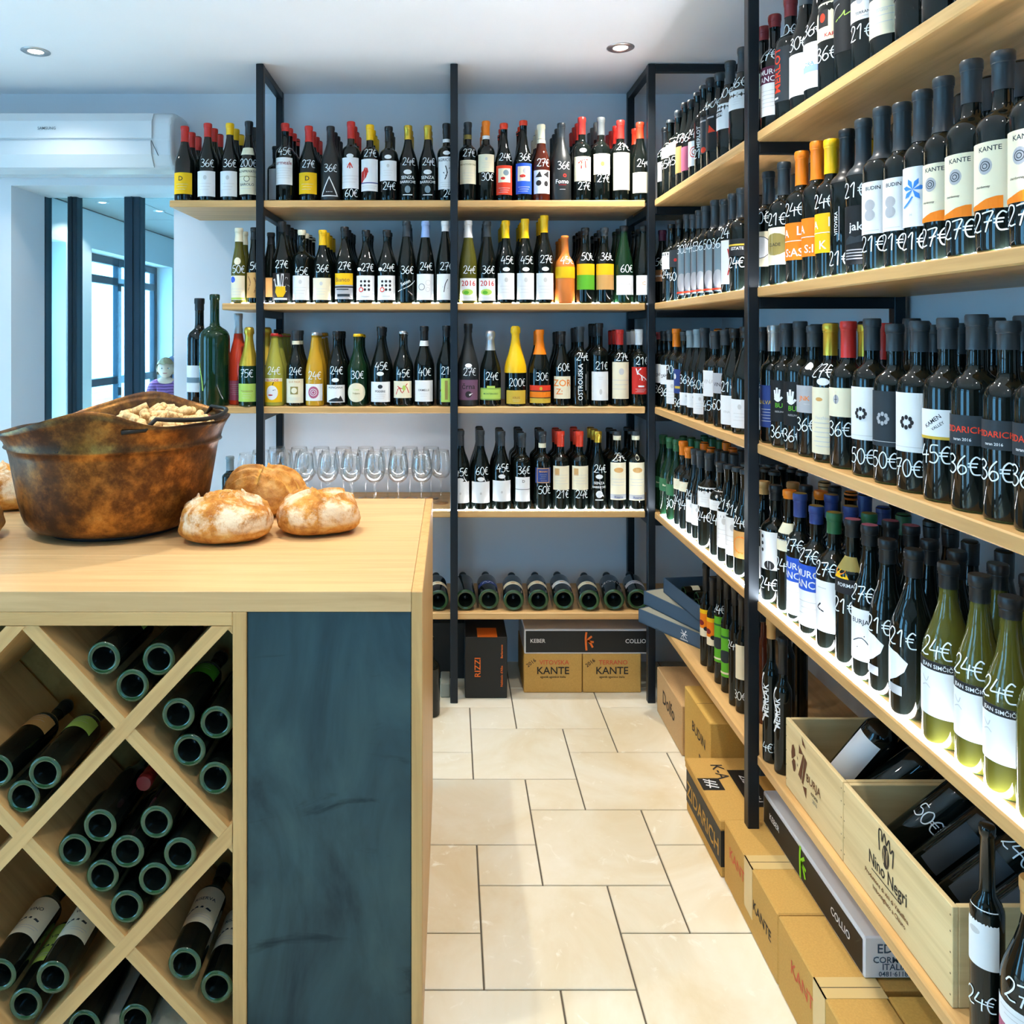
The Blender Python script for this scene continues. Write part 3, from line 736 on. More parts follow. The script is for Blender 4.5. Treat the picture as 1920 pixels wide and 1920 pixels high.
# ---- back rack, top shelf
a1 = [
 (160, 'G', 130, ('red', 215), (422, 560, 'yellow'), None, dict(ext=(('t', 'D', -.05, .62, .3, 'ink'), FINE), rear=2)),
 (308, 'G', 110, ('red', 182), (412, 575, 'white'), ('36€', 360, .01), dict(rear=2)),
 (450, 'G', 110, ('yellow', 168), (412, 575, 'white'), ('36€', 360, .01), dict(rear=2)),
 (572, 'G', 98, ('black', 170), (390, 562, 'cream'), ('200€', 358), dict(ext=(('t', 'MONPRIVATO', 0, .82, .12, 'ink'), ('O', 0, .58, .1, .02, 'ink'), ('r', -9, 9, .66, .68, 'olivep'), ('t', 'BAROLO', 0, .32, .14, 'ink'), FINE), rear=1, extra=((.185, .215, 'cream', .9, ()),)))]
w1 = 'from left, top back shelf'
a1 += [
 (805, 'B', 110, ('red', 146), (325, 500, 'white'), ('45€', 283), dict(ext=(('t', 'ormeale', 0, .74, .2, 'dred'), ('f', .6, .09, 5, .3)), glass='dark', rear=3, rs=2)),
 (957, 'G', 128, ('red', 215), (422, 560, 'yellow'), ('27€', 366), dict(ext=(('t', 'D', 0, .62, .3, 'ink'), FINE), rear=3, rs=2)),
 (1097, 'G', 130, ('black', 215), (445, 575, 'tri', .95), ('36€', 392), dict(ext=(('p', ((-.14, .4), (.14, .4), (0, .62)), 'green'), ('r', -.2, .2, .2, .24, 'white')), glass='matt', rear=3, rs=2)),
 (1228, 'B', 100, ('red', 195), (325, 525, 'white'), ('60€', 553), dict(ext=(('s', (((-.08, .66), (0, .82), (.08, .66)), ((-.1, .76), (.1, .76)), ((0, .64), (0, .84))), .035, 'scarlet'), ('f', .4, .1, 3, .3)), st=315, rear=3, rs=1)),
 (1350, 'B', 120, ('yellow', 205), (335, 542, 'white'), ('27€', 296), dict(ext=(('p', ((-.30, .22), (-.10, .42), (-.02, .60), (-.05, .72), (-.14, .74), (-.20, .64), (-.28, .60)), 'red'), ('r', -9, 9, .24, .27, 'navy'), ('f', .15, .06, 2, .25)), labw='red heart on white label', rear=3, rs=1)),
 (1470, 'B', 132, ('black', 215), (345, 475, 'white'), ('24€', 508), dict(st=322, rear=2)),
 (1595, 'G', 125, ('gold', 200), (405, 575, None), ('24€', 350), dict(ext=(('o', 0, .92, .16, .09, 'white'), ('t', 'SENZA', 0, .66, .17, 'white'), ('t', 'BARRICHE', 0, .50, .14, 'white'), ('o', 0, .26, .11, .14, 'steel'), ('r', -.18, .18, .04, .07, 'white')), labw='white printing', rear=2, glass='dark')),
 (1722, 'G', 125, ('gold', 200), (405, 575, None), ('24€', 350), dict(ext=(('o', 0, .92, .16, .09, 'white'), ('t', 'SENZA', 0, .66, .17, 'white'), ('t', 'BARRICHE', 0, .50, .14, 'white'), ('o', 0, .26, .11, .14, 'steel'), ('r', -.18, .18, .04, .07, 'white')), labw='white printing', rear=2)),
 (1842, 'B', 112, ('black', 195), (320, 530, 'white'), ('24', 556), dict(ext=(('t', 'AGRICOLA', 0, .86, .12, 'ink'), ('s', (((-.05, .3), (.02, .5), (-.03, .72)), ((.02, .5), (.1, .66)), ((0, .4), (-.1, .52))), .03, 'ink'), ('f', .2, .06, 3, .2)), bd=(198, 220, 'white'), st=296, rear=2, rs=1))]
row(a1, S1, w1, (300, 200), .29167, rear_single=1)
a2 = [
 (262, 'B', 140, ('slate', 225), (455, 660, 'cream'), ('27€', 392), dict(bd=(226, 265, 'olivep'), rear=3, ext=(('t', 'MONTEVERTINE', 0, .78, .1, 'olivep'), FINE))),
 (417, 'B', 128, ('orange', 232), (405, 558, 'cream'), ('30€', 597), dict(bd=(234, 265, 'white'), rear=3)),
 (570, 'G', 148, ('scarlet', 178), (500, 752, 'scarlet'), ('24€', 425), dict(ext=(('r', -.22, .22, .42, .9, 'cream'), ('o', -.05, .56, .08, .05, 'red'), ('o', .06, .75, .1, .1, 'steel'), ('f', .22, .07, 3, .2)), labw='red label with pale picture', rear=2)),
 (737, 'G', 125, ('scarlet', 145), (480, 745, 'blue'), ('36€', 425), dict(ext=(('r', -.22, .22, .42, .9, 'cream'), ('o', -.05, .58, .1, .05, 'red'), ('o', .06, .75, .1, .1, 'lgrey'), ('f', .22, .07, 3, .2)), labw='blue label with pale picture', rear=2)),
 (890, 'G', 158, ('cream', 260), (540, 742, 'white'), ('27€', 475), dict(ext=(('o', -.15, .45, .12, .12, 'ink'), ('o', .18, .42, .1, .12, 'ink'), ('p', ((-.3, .7), (-.1, .95), (.0, .7)), 'ink'), ('p', ((.05, .8), (.3, .98), (.3, .66)), 'ink')), bd=(264, 300, 'cream'), glass='amber', labw='black and white patterned label', rear=3)),
 (1062, 'G', 145, ('slate', 250), (560, 720, None), ('36€', 500), dict(ext=(('O', .12, .82, .07, .05, 'red'), ('t', 'Fomo', -.02, .4, .32, 'white'), ('r', -.2, .2, .3, .34, 'dred'), ('r', -.15, .15, .06, .09, 'lgrey')), glass='matt', labw='white script', rear=3, rs=2)),
 (1238, 'B', 98, ('red', 225), (425, 636, 'cream'), ('27€', 678), dict(ext=(('s', (((-.2, .72), (-.05, .84), (.2, .86)), ((-.06, .8), (-.08, .5)), ((.08, .82), (.1, .52))), .05, 'red'), ('f', .3, .09, 2, .3)), st=372, rear=3, rs=2)),
 (1402, 'B', 98, ('grey', 230), (400, 577, 'cream'), ('27€', 612), dict(ext=(('o', 0, .5, .1, .12, 'olivep'), ('s', (((-.3, .75), (0, .82), (.3, .74)),), .03, 'tan')), rear=3, rs=2)),
 (1570, 'B', 122, ('red', 260), (390, 712, 'cream'), ('27€', 335), dict(ext=(), rear=3, rs=2)),
 (1738, 'G', 140, ('scarlet', 258), (560, 737, 'cream'), ('24€', 480), dict(rear=1))]
for q in a2: q[6].setdefault('rs', 1)
w1b = 'from middle post, top back shelf'
row(a2, S1, w1b, (820, 200), .21875)
# ---- back rack, second shelf
DOTS = tuple(('o', -.16+.16*i, .42+.17*j, .05, .055, 'ink') for i in range(3) for j in range(3) if (i, j) != (0, 0))+(('O', -.16, .42, .085, .035, 'scarlet'), ('r', -.15, .15, .14, .16, 'faint'), ('o', -.25, 1.26, .10, .075, 'white'))
b1 = [
 (508, 'A', 782, ('cream', 862), (1085, 1242, 'cream'), ('50€', 1042), dict(glass='olive', ext=(('o', -.2, .84, .12, .13, 'blue'), ('r', -9, 9, .02, .1, 'lime'), FINE), extra=((.155, .185, 'oval', .5, ()),), rear=1)),
 (608, 'A', 780, ('black', 850), (1065, 1228, 'tan'), ('5€', 1022), dict(ext=(('s', (((.05, .2), (.15, .5), (.05, .8)), ((-.2, .3), (-.1, .6), (-.2, .85))), .05, 'brown'),), rear=1)),
 (786, 'G', 740, ('black', 800), (1068, 1245, 'ink'), ('27€', 1012), dict(ext=(('p', ((-.2, .3), (-.1, .12), (.1, .12), (.2, .3), (.17, .52), (-.16, .52)), 'yellow'), ('s', (((-.14, .5), (-.26, .78)), ((-.05, .5), (-.09, .95)), ((.05, .5), (.08, .97)), ((.14, .5), (.24, .84)), ((.18, .34), (.32, .55))), .09, 'white'), ('r', -.25, .25, .02, .09, 'white')), labw='painted hand label', rear=3)),
 (912, 'B', 795, ('cream', 820), (1085, 1242, 'white'), ('45€', 1055), dict(rear=3, t2=0)),
 (1046, 'G', 795, ('yellow', 885), (1100, 1242, 'cream'), ('36€', 1038), dict(rear=3)),
 (1187, 'G', 775, ('black', 830), (1070, 1237, 'lgrey'), ('27€', 1022), dict(ext=(('r', -9, 9, .55, 1.0, 'yellow'), ('t', 'Bianco', -.05, .68, .22, 'brown'), ('r', -9, 9, .44, .5, 'ink'), ('r', -.3, .2, .36, .40, 'slate'), ('r', -.25, .25, .1, .2, 'slate')), labw='yellow and grey landscape label', rear=3)),
 (1324, 'G', 795, ('black', 830), (1085, 1242, 'white'), ('27€', 1032, .012), dict(ext=DOTS, labw='dotted white label', rear=2)),
 (1458, 'G', 795, ('black', 830), (1085, 1242, 'white'), ('24€', 1032, .012), dict(ext=DOTS, labw='dotted white label', rear=1)),
 (1585, 'A', 738, ('slate', 830), (1085, 1242, None), ('36€', 1048), dict(ext=(('t', 'Saten', .0, .65, .2, 'white', 25), ('s', (((-.4, .35), (.1, .55), (.4, .8)),), .03, 'white')), labw='white diagonal script', rear=2)),
 (1706, 'A', 738, ('pale', 835), (1075, 1242, 'white'), ('24€', 1025), dict(ext=(('O', -.14, .5, .12, .02, 'slate'), ('O', .12, .66, .1, .015, 'faint'), ('O', .1, .4, .08, .015, 'faint')), rear=1)),
 (1834, 'A', 738, ('white', 795), (1075, 1242, 'white'), ('27€', 1025), dict(ext=(('s', (((-.05, .3), (.0, .6), (.1, .8)), ((-.1, .5), (.1, .45))), .03, 'ink'),), rear=2))]
for q in b1: q[6].pop('t2', None)
row(b1, S2, 'from left, second back shelf', (300, 200), .29167, rear_single=1)
SIXT = (('t', '2016', 0, .66, .34, 'red'), ('o', -.05, .38, .26, .14, 'lime'), ('o', -.1, .36, .12, .08, 'grass'), ('f', .14, .07, 2, .3))
b2 = [
 (265, 'A', 980, ('white', 1116), (1470, 1662, 'white'), ('24€', 1396), dict(glass='olive', ext=SIXT, labw='2016 on white label', rear=2)),
 (425, 'A', 985, ('slate', 1110), (1470, 1662, 'white'), ('36€', 1396), dict(ext=SIXT, labw='2016 on white label', rear=2)),
 (586, 'G', 980, ('yellow', 1120), (1425, 1652, 'white'), ('45€', 1312), dict(st=1393, rear=3)),
 (752, 'G', 965, ('yellow', 1120), (1425, 1652, 'white'), ('45€', 1312), dict(st=1393, rear=3)),
 (917, 'G', 935, ('yellow', 1070), (1425, 1652, 'white'), ('27€', 1305), dict(st=1390, rear=2)),
 (1092, 'K', 1108, None, (1370, 1468, 'yellow', 1.3), ('45€', 1312), dict(glass='clay', ext=(), labw='yellow band', rear=2, R=.0405)),
 (1267, 'K', 1042, ('black', 1090), (1345, 1567, 'grass', 1.2), ('50€', 1280), dict(ext=(('r', -9, 9, .57, 1.0, 'yellow'),), labw='yellow and green label', rear=3, R=.0375)),
 (1432, 'K', 1042, ('slate', 1100), (1345, 1567, 'tan', 1.2), ('36€', 1280), dict(ext=(('r', -9, 9, .57, 1.0, 'yellow'),), labw='yellow and tan label', rear=3, R=.0375)),
 (1598, 'A', 1025, ('black', 1062), (1445, 1612, 'white'), ('60€', 1385), dict(glass='green', ext=(('t', 'Rosso', 0, .5, .2, 'faint'),), rear=2)),
 (1768, 'A', 1025, ('black', 1062), (1445, 1612, 'white'), None, dict(rear=2, ext=(('t', 'C', -.1, .5, .25, 'tan'),)))]
row(b2, S2, 'from middle post, second back shelf', (820, 200), .21875, rear_single=1)
# ---- back rack, third shelf
c1 = [
 (645, 'E', 315, ('red', 335), (625, 792, 'yellow'), ('24€', 572), dict(glass='pale', cap2='crown', ext=(('r', -9, 9, .86, 1.0, 'cream'), ('t', 'BLONDE', 0, .87, .13, 'red'), ('o', -.02, .4, .25, .3, 'white'), ('o', -.08, .3, .1, .03, 'red'), ('s', (((.0, .72), (.05, .84)), ((.02, .5), (.12, .52))), .03, 'ink')), labw='yellow label with white apple face', rear=3)),
 (793, 'G', 295, ('slate', 362), (630, 797, 'cream'), ('24€', 575), dict(bd=(366, 392, 'cream'), ext=(('t', 'QUE PASA', 0, .84, .11, 'tan'), ('r', -.16, .16, .36, .68, 'olivep'), ('o', 0, .52, .12, .12, 'cream'), ('s', (((-.1, .42), (.1, .62)), ((-.1, .62), (.1, .42))), .03, 'olivep'), ('f', .2, .06, 2, .25)), rear=1)),
 (925, 'E', 310, ('silver', 345), (665, 782, 'white'), ('24€', 605), dict(glass='gold', cap2='crown', ext=(('o', 0, .5, .32, .36, 'rosep'), ('O', 0, .5, .2, .03, 'white'), ('O', 0, .5, .1, .03, 'white')), labw='pink rosette label', rear=3)),
 (1075, 'G', 300, ('black', 350), (672, 793, 'white'), ('24€', 570), dict(ext=(('t', 'HUNGARIA', 0, .8, .17, 'slate'), ('p', ((-.5, .05), (-.2, .2), (.05, .28), (.3, .2), (.5, .05)), 'slate'), ('p', ((.1, .05), (.3, .4), (.5, .05)), 'ink')), st=638, rear=2)),
 (1218, 'G', 318, ('yellow', 336), (658, 790, 'oval', 1.0), ('30€', 600), dict(cap2='crown', glass='green', ext=(('t', 'Costa', 0, .62, .12, 'lime'), ('t', 'Volpara', 0, .42, .12, 'olivep')), labw='round cream label', rear=2)),
 (1383, 'C', 268, ('black', 330), (650, 790, 'white'), ('45€', 540), dict(cap2='black', ext=(('o', 0, .76, .12, .1, 'slate'), ('t', 'PODERE', 0, .48, .14, 'slate'), ('f', .36, .1, 3, .3)), st=594, rear=1)),
 (1534, 'G', 300, ('silver', 318), (645, 762, 'cream'), ('45€', 590), dict(cap2='crown', ext=(('s', (((-.4, .2), (-.2, .6), (0, .3), (.2, .7), (.4, .3)), ((-.3, .7), (0, .55), (.3, .85))), .05, 'red'), ('o', .1, .6, .1, .16, 'lime')), labw='sketchy art label', rear=1)),
 (1680, 'G', 265, ('black', 362), (640, 787, 'white'), ('40€', 580), dict(bd=(365, 402, 'white'), ext=(('t', 'ORMELLE', 0, .5, .13, 'slate'), ('f', .36, .1, 2, .2)), rear=1)),
 (1835, 'G', 262, ('black', 340), (625, 790, 'lime', .55), ('21€', 572), dict(ext=(('r', -.06, .06, .1, .9, 'olivep'),), labw='narrow lime label', rear=1))]
row(c1, S3, 'from left post, third back shelf', (340, 540), .27083, rear_single=1)
c2 = [
 (265, 'C', 125, ('black', 200), (605, 778, 'purple'), ('27€', 535), dict(cap2='black', glass='matt', ext=(('t', 'črna', 0, .55, .36, 'ink'), ('o', 0, .28, .16, .16, 'ink'), ('p', ((.02, .3), (.22, .34), (.05, .2)), 'white')), st=482, rear=1)),
 (455, 'C', 185, ('silver', 352), (675, 777, 'lime', 1.2), ('24€', 572), dict(ext=(('t', 'MONTEROSSO', 0, .45, .2, 'green'), ('r', -9, 9, .04, .08, 'green'), ('r', -9, 9, .92, .96, 'green')), extra=((.063, .083, 'lime', .38, ()),), rear=0)),
 (670, 'C', 145, ('yellow', 545), (695, 812, 'gold'), ('200€', 625), dict(ext=(('t', 'KRUG', 0, .4, .2, 'brown'), ('f', .3, .1, 2, .3)), rear=0)),
 (878, 'C', 175, ('orange', 388), (652, 805, 'gold', 1.25), ('30€', 575), dict(cap2='orange', ext=(('r', -9, 9, .30, .64, 'orange'), ('r', -9, 9, .64, .70, 'ink'), ('r', -9, 9, .70, 1.0, 'scarlet'), ('o', 0, .82, .08, .1, 'gold'), ('r', -9, 9, .28, .32, 'ink')), labw='orange and gold label', rear=1)),
 (1065, 'G', 190, ('black', 300), (575, 767, 'cream'), ('60€', 495), dict(ext=(('t', 'ZOR', -.02, .56, .42, 'orange'), ('t', 'Z:', -.16, .2, .36, 'orange')), rear=2)),
 (1225, 'B', 150, ('slate', 280), (450, 800, None), ('24€', 405), dict(ext=(('t', 'OSTROUSKA', .02, .5, .155, 'white', 90), ('r', .1, .115, .3, .7, 'lgrey')), labw='white vertical lettering', rear=2)),
 (1386, 'L', 120, ('black', 230), (535, 782, 'white'), ('21€', 482), dict(rear=2, ext=(('o', .0, .3, .05, .1, 'faint'), ('f', .8, .06, 2, .08)))),
 (1562, 'B', 175, ('red', 305), (452, 768, 'cream'), ('27€', 408), dict(rear=2)),
 (1728, 'B', 172, ('white', 305), (495, 728, 'red'), ('21€', 440), dict(ext=(('s', (((-.18, .95), (-.12, .72)), ((.0, .95), (-.12, .8), (.1, .62), (.3, .45)), ((-.05, .55), (.12, .5)), ((.02, .66), (.04, .5))), .04, 'white'), ('r', -.1, .12, .26, .32, 'white'), ('f', .18, .05, 3, .2)), rear=2))]
row(c2, S3, 'from middle post, third back shelf', (820, 580), .21875, rear_single=0)
# ---- back rack, lit fourth shelf
PL = (('o', 0, .45, .05, .06, 'faint'),)
d2 = [
 (196, 'G', 1040, ('slate', 1180), (1480, 1662, 'white'), ('45€', 1395), dict(ext=PL, st=1465, rear=1)),
 (370, 'G', 1040, ('slate', 1180), (1480, 1662, 'white'), ('60€', 1385), dict(ext=PL, st=1457, rear=2)),
 (548, 'G', 1045, ('slate', 1180), (1470, 1648, 'white'), ('45€', 1360), dict(ext=PL, st=1433, rear=2)),
 (726, 'B', 1060, ('slate', 1190), (1440, 1648, 'white', .85), ('36€', 1378), dict(ext=(('t', 'D', .03, .78, .16, 'slate'), ('r', -9, 9, .49, .51, 'ink')), rear=3)),
 (900, 'B', 1048, ('slate', 1150), (1360, 1492, 'navy', .95), ('50€', 1548), dict(ext=(('r', -.40, .40, .93, .98, 'tan'), ('r', -.4, .4, .02, .07, 'tan'), ('r', -.42, -.38, .02, .98, 'tan'), ('r', .38, .42, .02, .98, 'tan'), ('t', 'MANNI', 0, .7, .17, 'tan'), ('f', .55, .13, 4, .22)), bd=(1155, 1195, 'cream'), rear=2)),
 (1056, 'B', 1045, ('scarlet', 1185), (1345, 1550, 'cream'), ('21€', 1585), dict(ext=(('r', -.3, -.1, .6, .9, 'tan'), ('f', .62, .12, 4, .3)), rear=2)),
 (1218, 'B', 1045, ('scarlet', 1185), (1345, 1550, 'cream'), ('24€', 1585), dict(ext=(('r', -.3, -.1, .6, .9, 'tan'), ('f', .62, .12, 4, .3)), rear=2)),
 (1375, 'G', 1045, ('gold', 1150), (1420, 1660, None), ('24€', 1368), dict(ext=(('o', 0, .93, .13, .08, 'white'), ('t', 'SENZA', 0, .66, .13, 'white'), ('t', 'BARRICHE', 0, .52, .11, 'white'), ('o', 0, .3, .12, .13, 'white'), ('r', -.14, .14, .08, .12, 'white')), labw='white printing', rear=2)),
 (1540, 'B', 1045, ('slate', 1088), (1315, 1635, 'cream', .95), ('27€', 1270), dict(bd=(1090, 1128, 'cream'), ext=(('o', 0, .8, .13, .07, 'tan'), ('r', -9, 9, .03, .15, 'lgrey'), ('t', 'Riserva', 0, .05, .08, 'navy'), ('f', .55, .08, 3, .2)), rear=2, extra=((.2, .223, 'oval', .25, (('o', 0, .5, .4, .32, 'ink'),)),))),
 (1700, 'B', 1045, ('slate', 1088), (1315, 1640, 'cream', .95), None, dict(bd=(1090, 1128, 'cream'), ext=(('o', 0, .8, .13, .07, 'tan'), ('r', -9, 9, .03, .15, 'lgrey'), ('t', 'Riserva', 0, .05, .08, 'navy'), ('f', .55, .08, 3, .2)), rear=2, extra=((.2, .223, 'oval', .25, (('o', 0, .5, .4, .32, 'ink'),)),)))]
row(d2, S4, 'from middle post, fourth back shelf', (820, 580), .21875, rear_single=0)
# ---- left ends of the third back shelf: big plain magnum and its neighbours
bottle('very large dark green magnum with no label beside the copper bucket', 'M', .452, 'green', None, None, None, (-.957, 3.245, S3), (0, 0, 0), 32, R=.060, name='magnum_bottle', extra=((.05, .19, None, .6, (('s', (((-.25, .1), (-.3, .45), (-.45, .9)),), .04, 'lime'),)),))
bottle('second big dark bottle with white label, half hidden behind the plain magnum', 'M', .44, 'dark', ('black', .05), (.05, .16, 'white', .9), None, (-1.055, 3.36, S3), (0, 0, -.3), 24, R=.050, ext=(('r', -9, 9, .35, .55, 'steel'),))
bottle('pinkish red rosé bottle with silver capsule right of the plain magnum', 'C', .375, 'rose', ('silver', .082), (.02, .10, 'rosep', .8), None, (-.878, 3.31, S3), (0, 0, 0), 24, R=.041, cap2='silver', ext=(('f', .8, .1, 6, .3),))
bottle('small champagne bottle with yellow gold foil and lime label, price 75 euros', 'C', .318, 'green', ('gold', .155), (.02, .092, 'lime', 1.1), ('75€', .118), (-.815, 3.235, S3), (0, 0, 0), 24, ext=(('t', 'Franciacorta', 0, .55, .14, 'olivep'), FINE), R=.0415)
bottle('gold foiled champagne bottle hidden behind the left post, third back shelf', 'C', .318, 'green', ('gold', .155), None, None, (-.765, 3.33, S3), (0, 0, 0), 20)
bottle('dark capped bottle half behind the left post on the third back shelf', 'G', .31, 'dark', ('black', .05), None, None, (-.735, 3.40, S3), (0, 0, 0), 20)
bottle('dark bottle with orange label half behind left post, second back shelf', 'A', .30, 'dark', ('black', .05), (.03, .11, 'tan', 1.0), None, (-.752, 3.35, S2), (0, 0, 0), 20)
bottle('dark bottle with white label peeking right of left post, top shelf', 'B', .26, 'dark', ('black', .05), (.03, .16, 'white', .7), None, (-.742, 3.40, S1), (0, 0, 0), 20)
bottle('small bottle with blue-green capsule showing behind the loaves', 'B', .215, 'dark', ('steel', .055), None, None, (-.888, 3.22, S4), (0, 0, 0), 24, R=.032)
# ---- right rack: far bay between the corner post and the dividing post, then the near bay
XB = .862
f1 = [
 (97, 'B', 690, ('black', 740), (835, 960, 'lgrey'), ('27€', 775), {}),
 (127, 'B', 480, ('slate', 540), (708, 812, 'cream'), ('45€', 850), {}), (181, 'B', 432, ('slate', 545), (680, 790, 'cream'), ('45€', 828), {}),
 (226, 'G', 425, ('black', 480), (735, 905, 'tan'), ('27€', 680), dict(ext=(('r', .0, 9, 0, 1, 'white'),), labw='orange and white label')),
 (265, 'G', 420, ('black', 480), (735, 890, 'rosep'), ('36€', 675), {}), (306, 'G', 352, ('slate', 400), (700, 860, 'white'), ('24€', 650), dict(ext=(('O', 0, .55, .2, .04, 'red'), ('O', 0, .55, .1, .03, 'red')), labw='pink ring on white label')),
 (345, 'B', 300, ('slate', 350), (560, 790, None), ('21€', 780), dict(ext=(('t', 'MERLOT', 0, .5, .16, 'white', 90),), labw='white vertical lettering')),
 (386, 'B', 285, ('black', 350), (540, 780, 'slate'), ('24€', 470), dict(ext=(('r', -.25, .05, .86, .9, 'lgrey'), ('o', -.1, .1, .09, .08, 'scarlet')), labw='slate label with red dot')),
 (443, 'L', 195, ('slate', 310), (530, 760, 'black'), ('30€', 455), dict(ext=(('p', ((-.2, .5), (-.16, .72), (.05, .5)), 'scarlet'), ('r', -.25, .0, .9, .94, 'lgrey')), labw='black label with red peak')),
 (512, 'G', 172, ('slate', 330), (460, 625, 'white', 1.15), ('30€', 385), dict(ext=(('r', -.6, -.1, .5, .74, 'ink'), ('t', 'VEGA', -.3, .56, .16, 'white')), labw='white label with black box')),
 (594, 'G', 108, ('slate', 250), (375, 500, 'white'), ('36€', 320), {})]
for q in f1:
    if q[0] in (97,): q[6]['hh'] = .29
def fix(items, h0=.302):
    for i, q in enumerate(items): q[6].setdefault('hh', (h0+.004*((i*5) % 4-1)) if q[1] != 'A' else .325)
    return items
row(fix(f1), S1, 'from corner, top right shelf far bay', (1220, 60), .29178, False, axis=XB, rear=2, rear_single=0)
MOON = (('r', -9, -.12, 0, 1, 'slate'), ('o', -.04, .27, .13, .19, 'lgrey'), ('r', -9, 9, .03, .07, 'scarlet'), ('r', -.13, -.12, .1, .95, 'lgrey'))
f2 = [
 (75, 'G', 1245, ('wine', 1340), (1530, 1605, 'brown'), ('45€', 1478), dict(ext=(('t', 'vitovska', 0, .4, .3, 'white'),))),
 (137, 'B', 1195, ('black', 1260), (1415, 1525, 'white'), ('24€', 1555), {}), (187, 'B', 1180, ('black', 1260), (1400, 1510, 'slate'), ('60€', 1570), dict(ext=(('o', 0, .4, .1, .1, 'red'),)))]
f2 += [(x, 'B', 1130, ('slate', 1260), (1390+i*-6, 1690-i*5, 'steel', 1.15), (p, 1395-i*8), dict(ext=MOON, labw='moon on grey label')) for i, (x, p) in enumerate(((238, '30€'), (279, '24€'), (318, '45€'), (357, '36€'), (417, '50€'), (476, '36€')))]
f2 += [(531, 'B', 1050, ('slate', 1200), (1338, 1620, 'white', .8), ('24€', 1290), dict(ext=(('s', (((0, .2), (.05, .5), (0, .8)),), .03, 'red'),))),
 (588, 'B', 1030, ('slate', 1190), (1330, 1440, 'black'), ('24€', 1480), dict(ext=(('r', -9, 9, .6, .7, 'gold'), ('t', 'ESTATE', 0, .36, .24, 'white'))))]
row(fix(f2), S2, 'from corner, second right shelf far bay', (1220, 60), .29178, False, axis=XB, rear=2, rear_single=0)
f3 = [
 (62, 'B', 100, ('dred', 200), None, None, dict(glass='dark')),
 (92, 'B', 105, ('slate', 210), (365, 490, 'white'), ('36€', 530), dict(ext=(('t', 'ZAHAR', 0, .4, .22, 'ink', 12),), labw='black script on white label')), (132, 'B', 105, ('slate', 210), (370, 500, 'white'), ('36€', 550), dict(ext=(('t', 'ZAHAR', 0, .4, .22, 'ink', 12),), labw='black script on white label')),
 (172, 'B', 140, ('orange', 250), (470, 630, 'white', .9), ('70€', 400), {}), (226, 'B', 100, ('slate', 210), (400, 560, 'navy'), ('36€', 620), dict(ext=(('o', -.3, .7, .1, .12, 'white'), ('r', -.3, 0, .2, .3, 'gold')))),
 (268, 'G', 138, ('steel', 255), (555, 640, 'white'), ('36€', 465), {}), (315, 'G', 138, ('steel', 255), (560, 655, 'white'), ('36€', 480), {}), (360, 'G', 145, ('slate', 255), (560, 698, 'white'), ('60€', 500), {}),
 (431, 'B', 105, ('slate', 265), (408, 580, 'white'), ('45€', 640), dict(ext=(('t', 'VINA', -.1, .5, .22, 'faint'),))), (499, 'B', 95, ('slate', 240), (425, 560, 'lgrey'), ('50€', 635), dict(ext=(('t', 'VINA', -.1, .35, .26, 'ink'),))),
 (562, 'G', 140, ('black', 190), (575, 768, 'white'), ('21€', 515), dict(ext=(('t', 'VINA', -.1, .4, .12, 'faint'),))), (634, 'G', 130, ('black', 190), (600, 790, 'white'), None, {})]
row(fix(f3), S3, 'from corner, third right shelf far bay', (1220, 580), .28128, False, axis=XB, rear=2, rear_single=0)
f4 = [
 (84, 'G', 815, ('green', 900), (1110, 1185, 'green'), None, dict(glass='green', ext=(('t', 'Bianco', 0, .4, .2, 'cream'),))), (130, 'G', 830, ('green', 930), (1125, 1210, 'green'), None, dict(glass='green', ext=(('t', 'Bianco', 0, .4, .2, 'cream'),))), (176, 'G', 850, ('green', 950), (1165, 1240, 'green'), ('30€', 1290), dict(glass='green')),
 (218, 'B', 862, ('orange', 975), (1130, 1200, 'cream'), ('24€', 1270), dict(ext=(('s', (((-.3, .9), (.2, .4)), ((-.3, .4), (.2, .9))), .12, 'orange'),), labw='orange cross on cream label')), (256, 'B', 882, ('orange', 995), (1150, 1215, 'cream'), ('24€', 1300), dict(ext=(('s', (((-.3, .9), (.2, .4)), ((-.3, .4), (.2, .9))), .12, 'orange'),), labw='orange cross on cream label')),
 (298, 'G', 920, ('slate', 1040), (1270, 1420, 'white'), ('24€', 1235), {}), (336, 'G', 940, ('slate', 1060), (1300, 1440, 'white'), None, {}),
 (392, 'B', 930, ('slate', 1080), (1185, 1315, 'white'), ('24€', 1378), {}), (470, 'B', 950, ('slate', 1090), (1215, 1340, 'white'), ('24€', 1400), {}),
 (522, 'G', 940, ('slate', 1050), (1350, 1590, 'white'), ('21€', 1300), {}), (578, 'G', 960, ('slate', 1050), (1390, 1640, 'white'), ('21€', 1340), {}), (634, 'G', 970, ('slate', 1060), (1480, 1660, 'tan'), ('24€', 1420), dict(ext=(('O', 0, .5, .3, .05, 'orange'),)))]
row(fix(f4), S4, 'from corner, fourth right shelf far bay', (1220, 580), .28128, False, axis=XB, rear=2, rear_single=0)
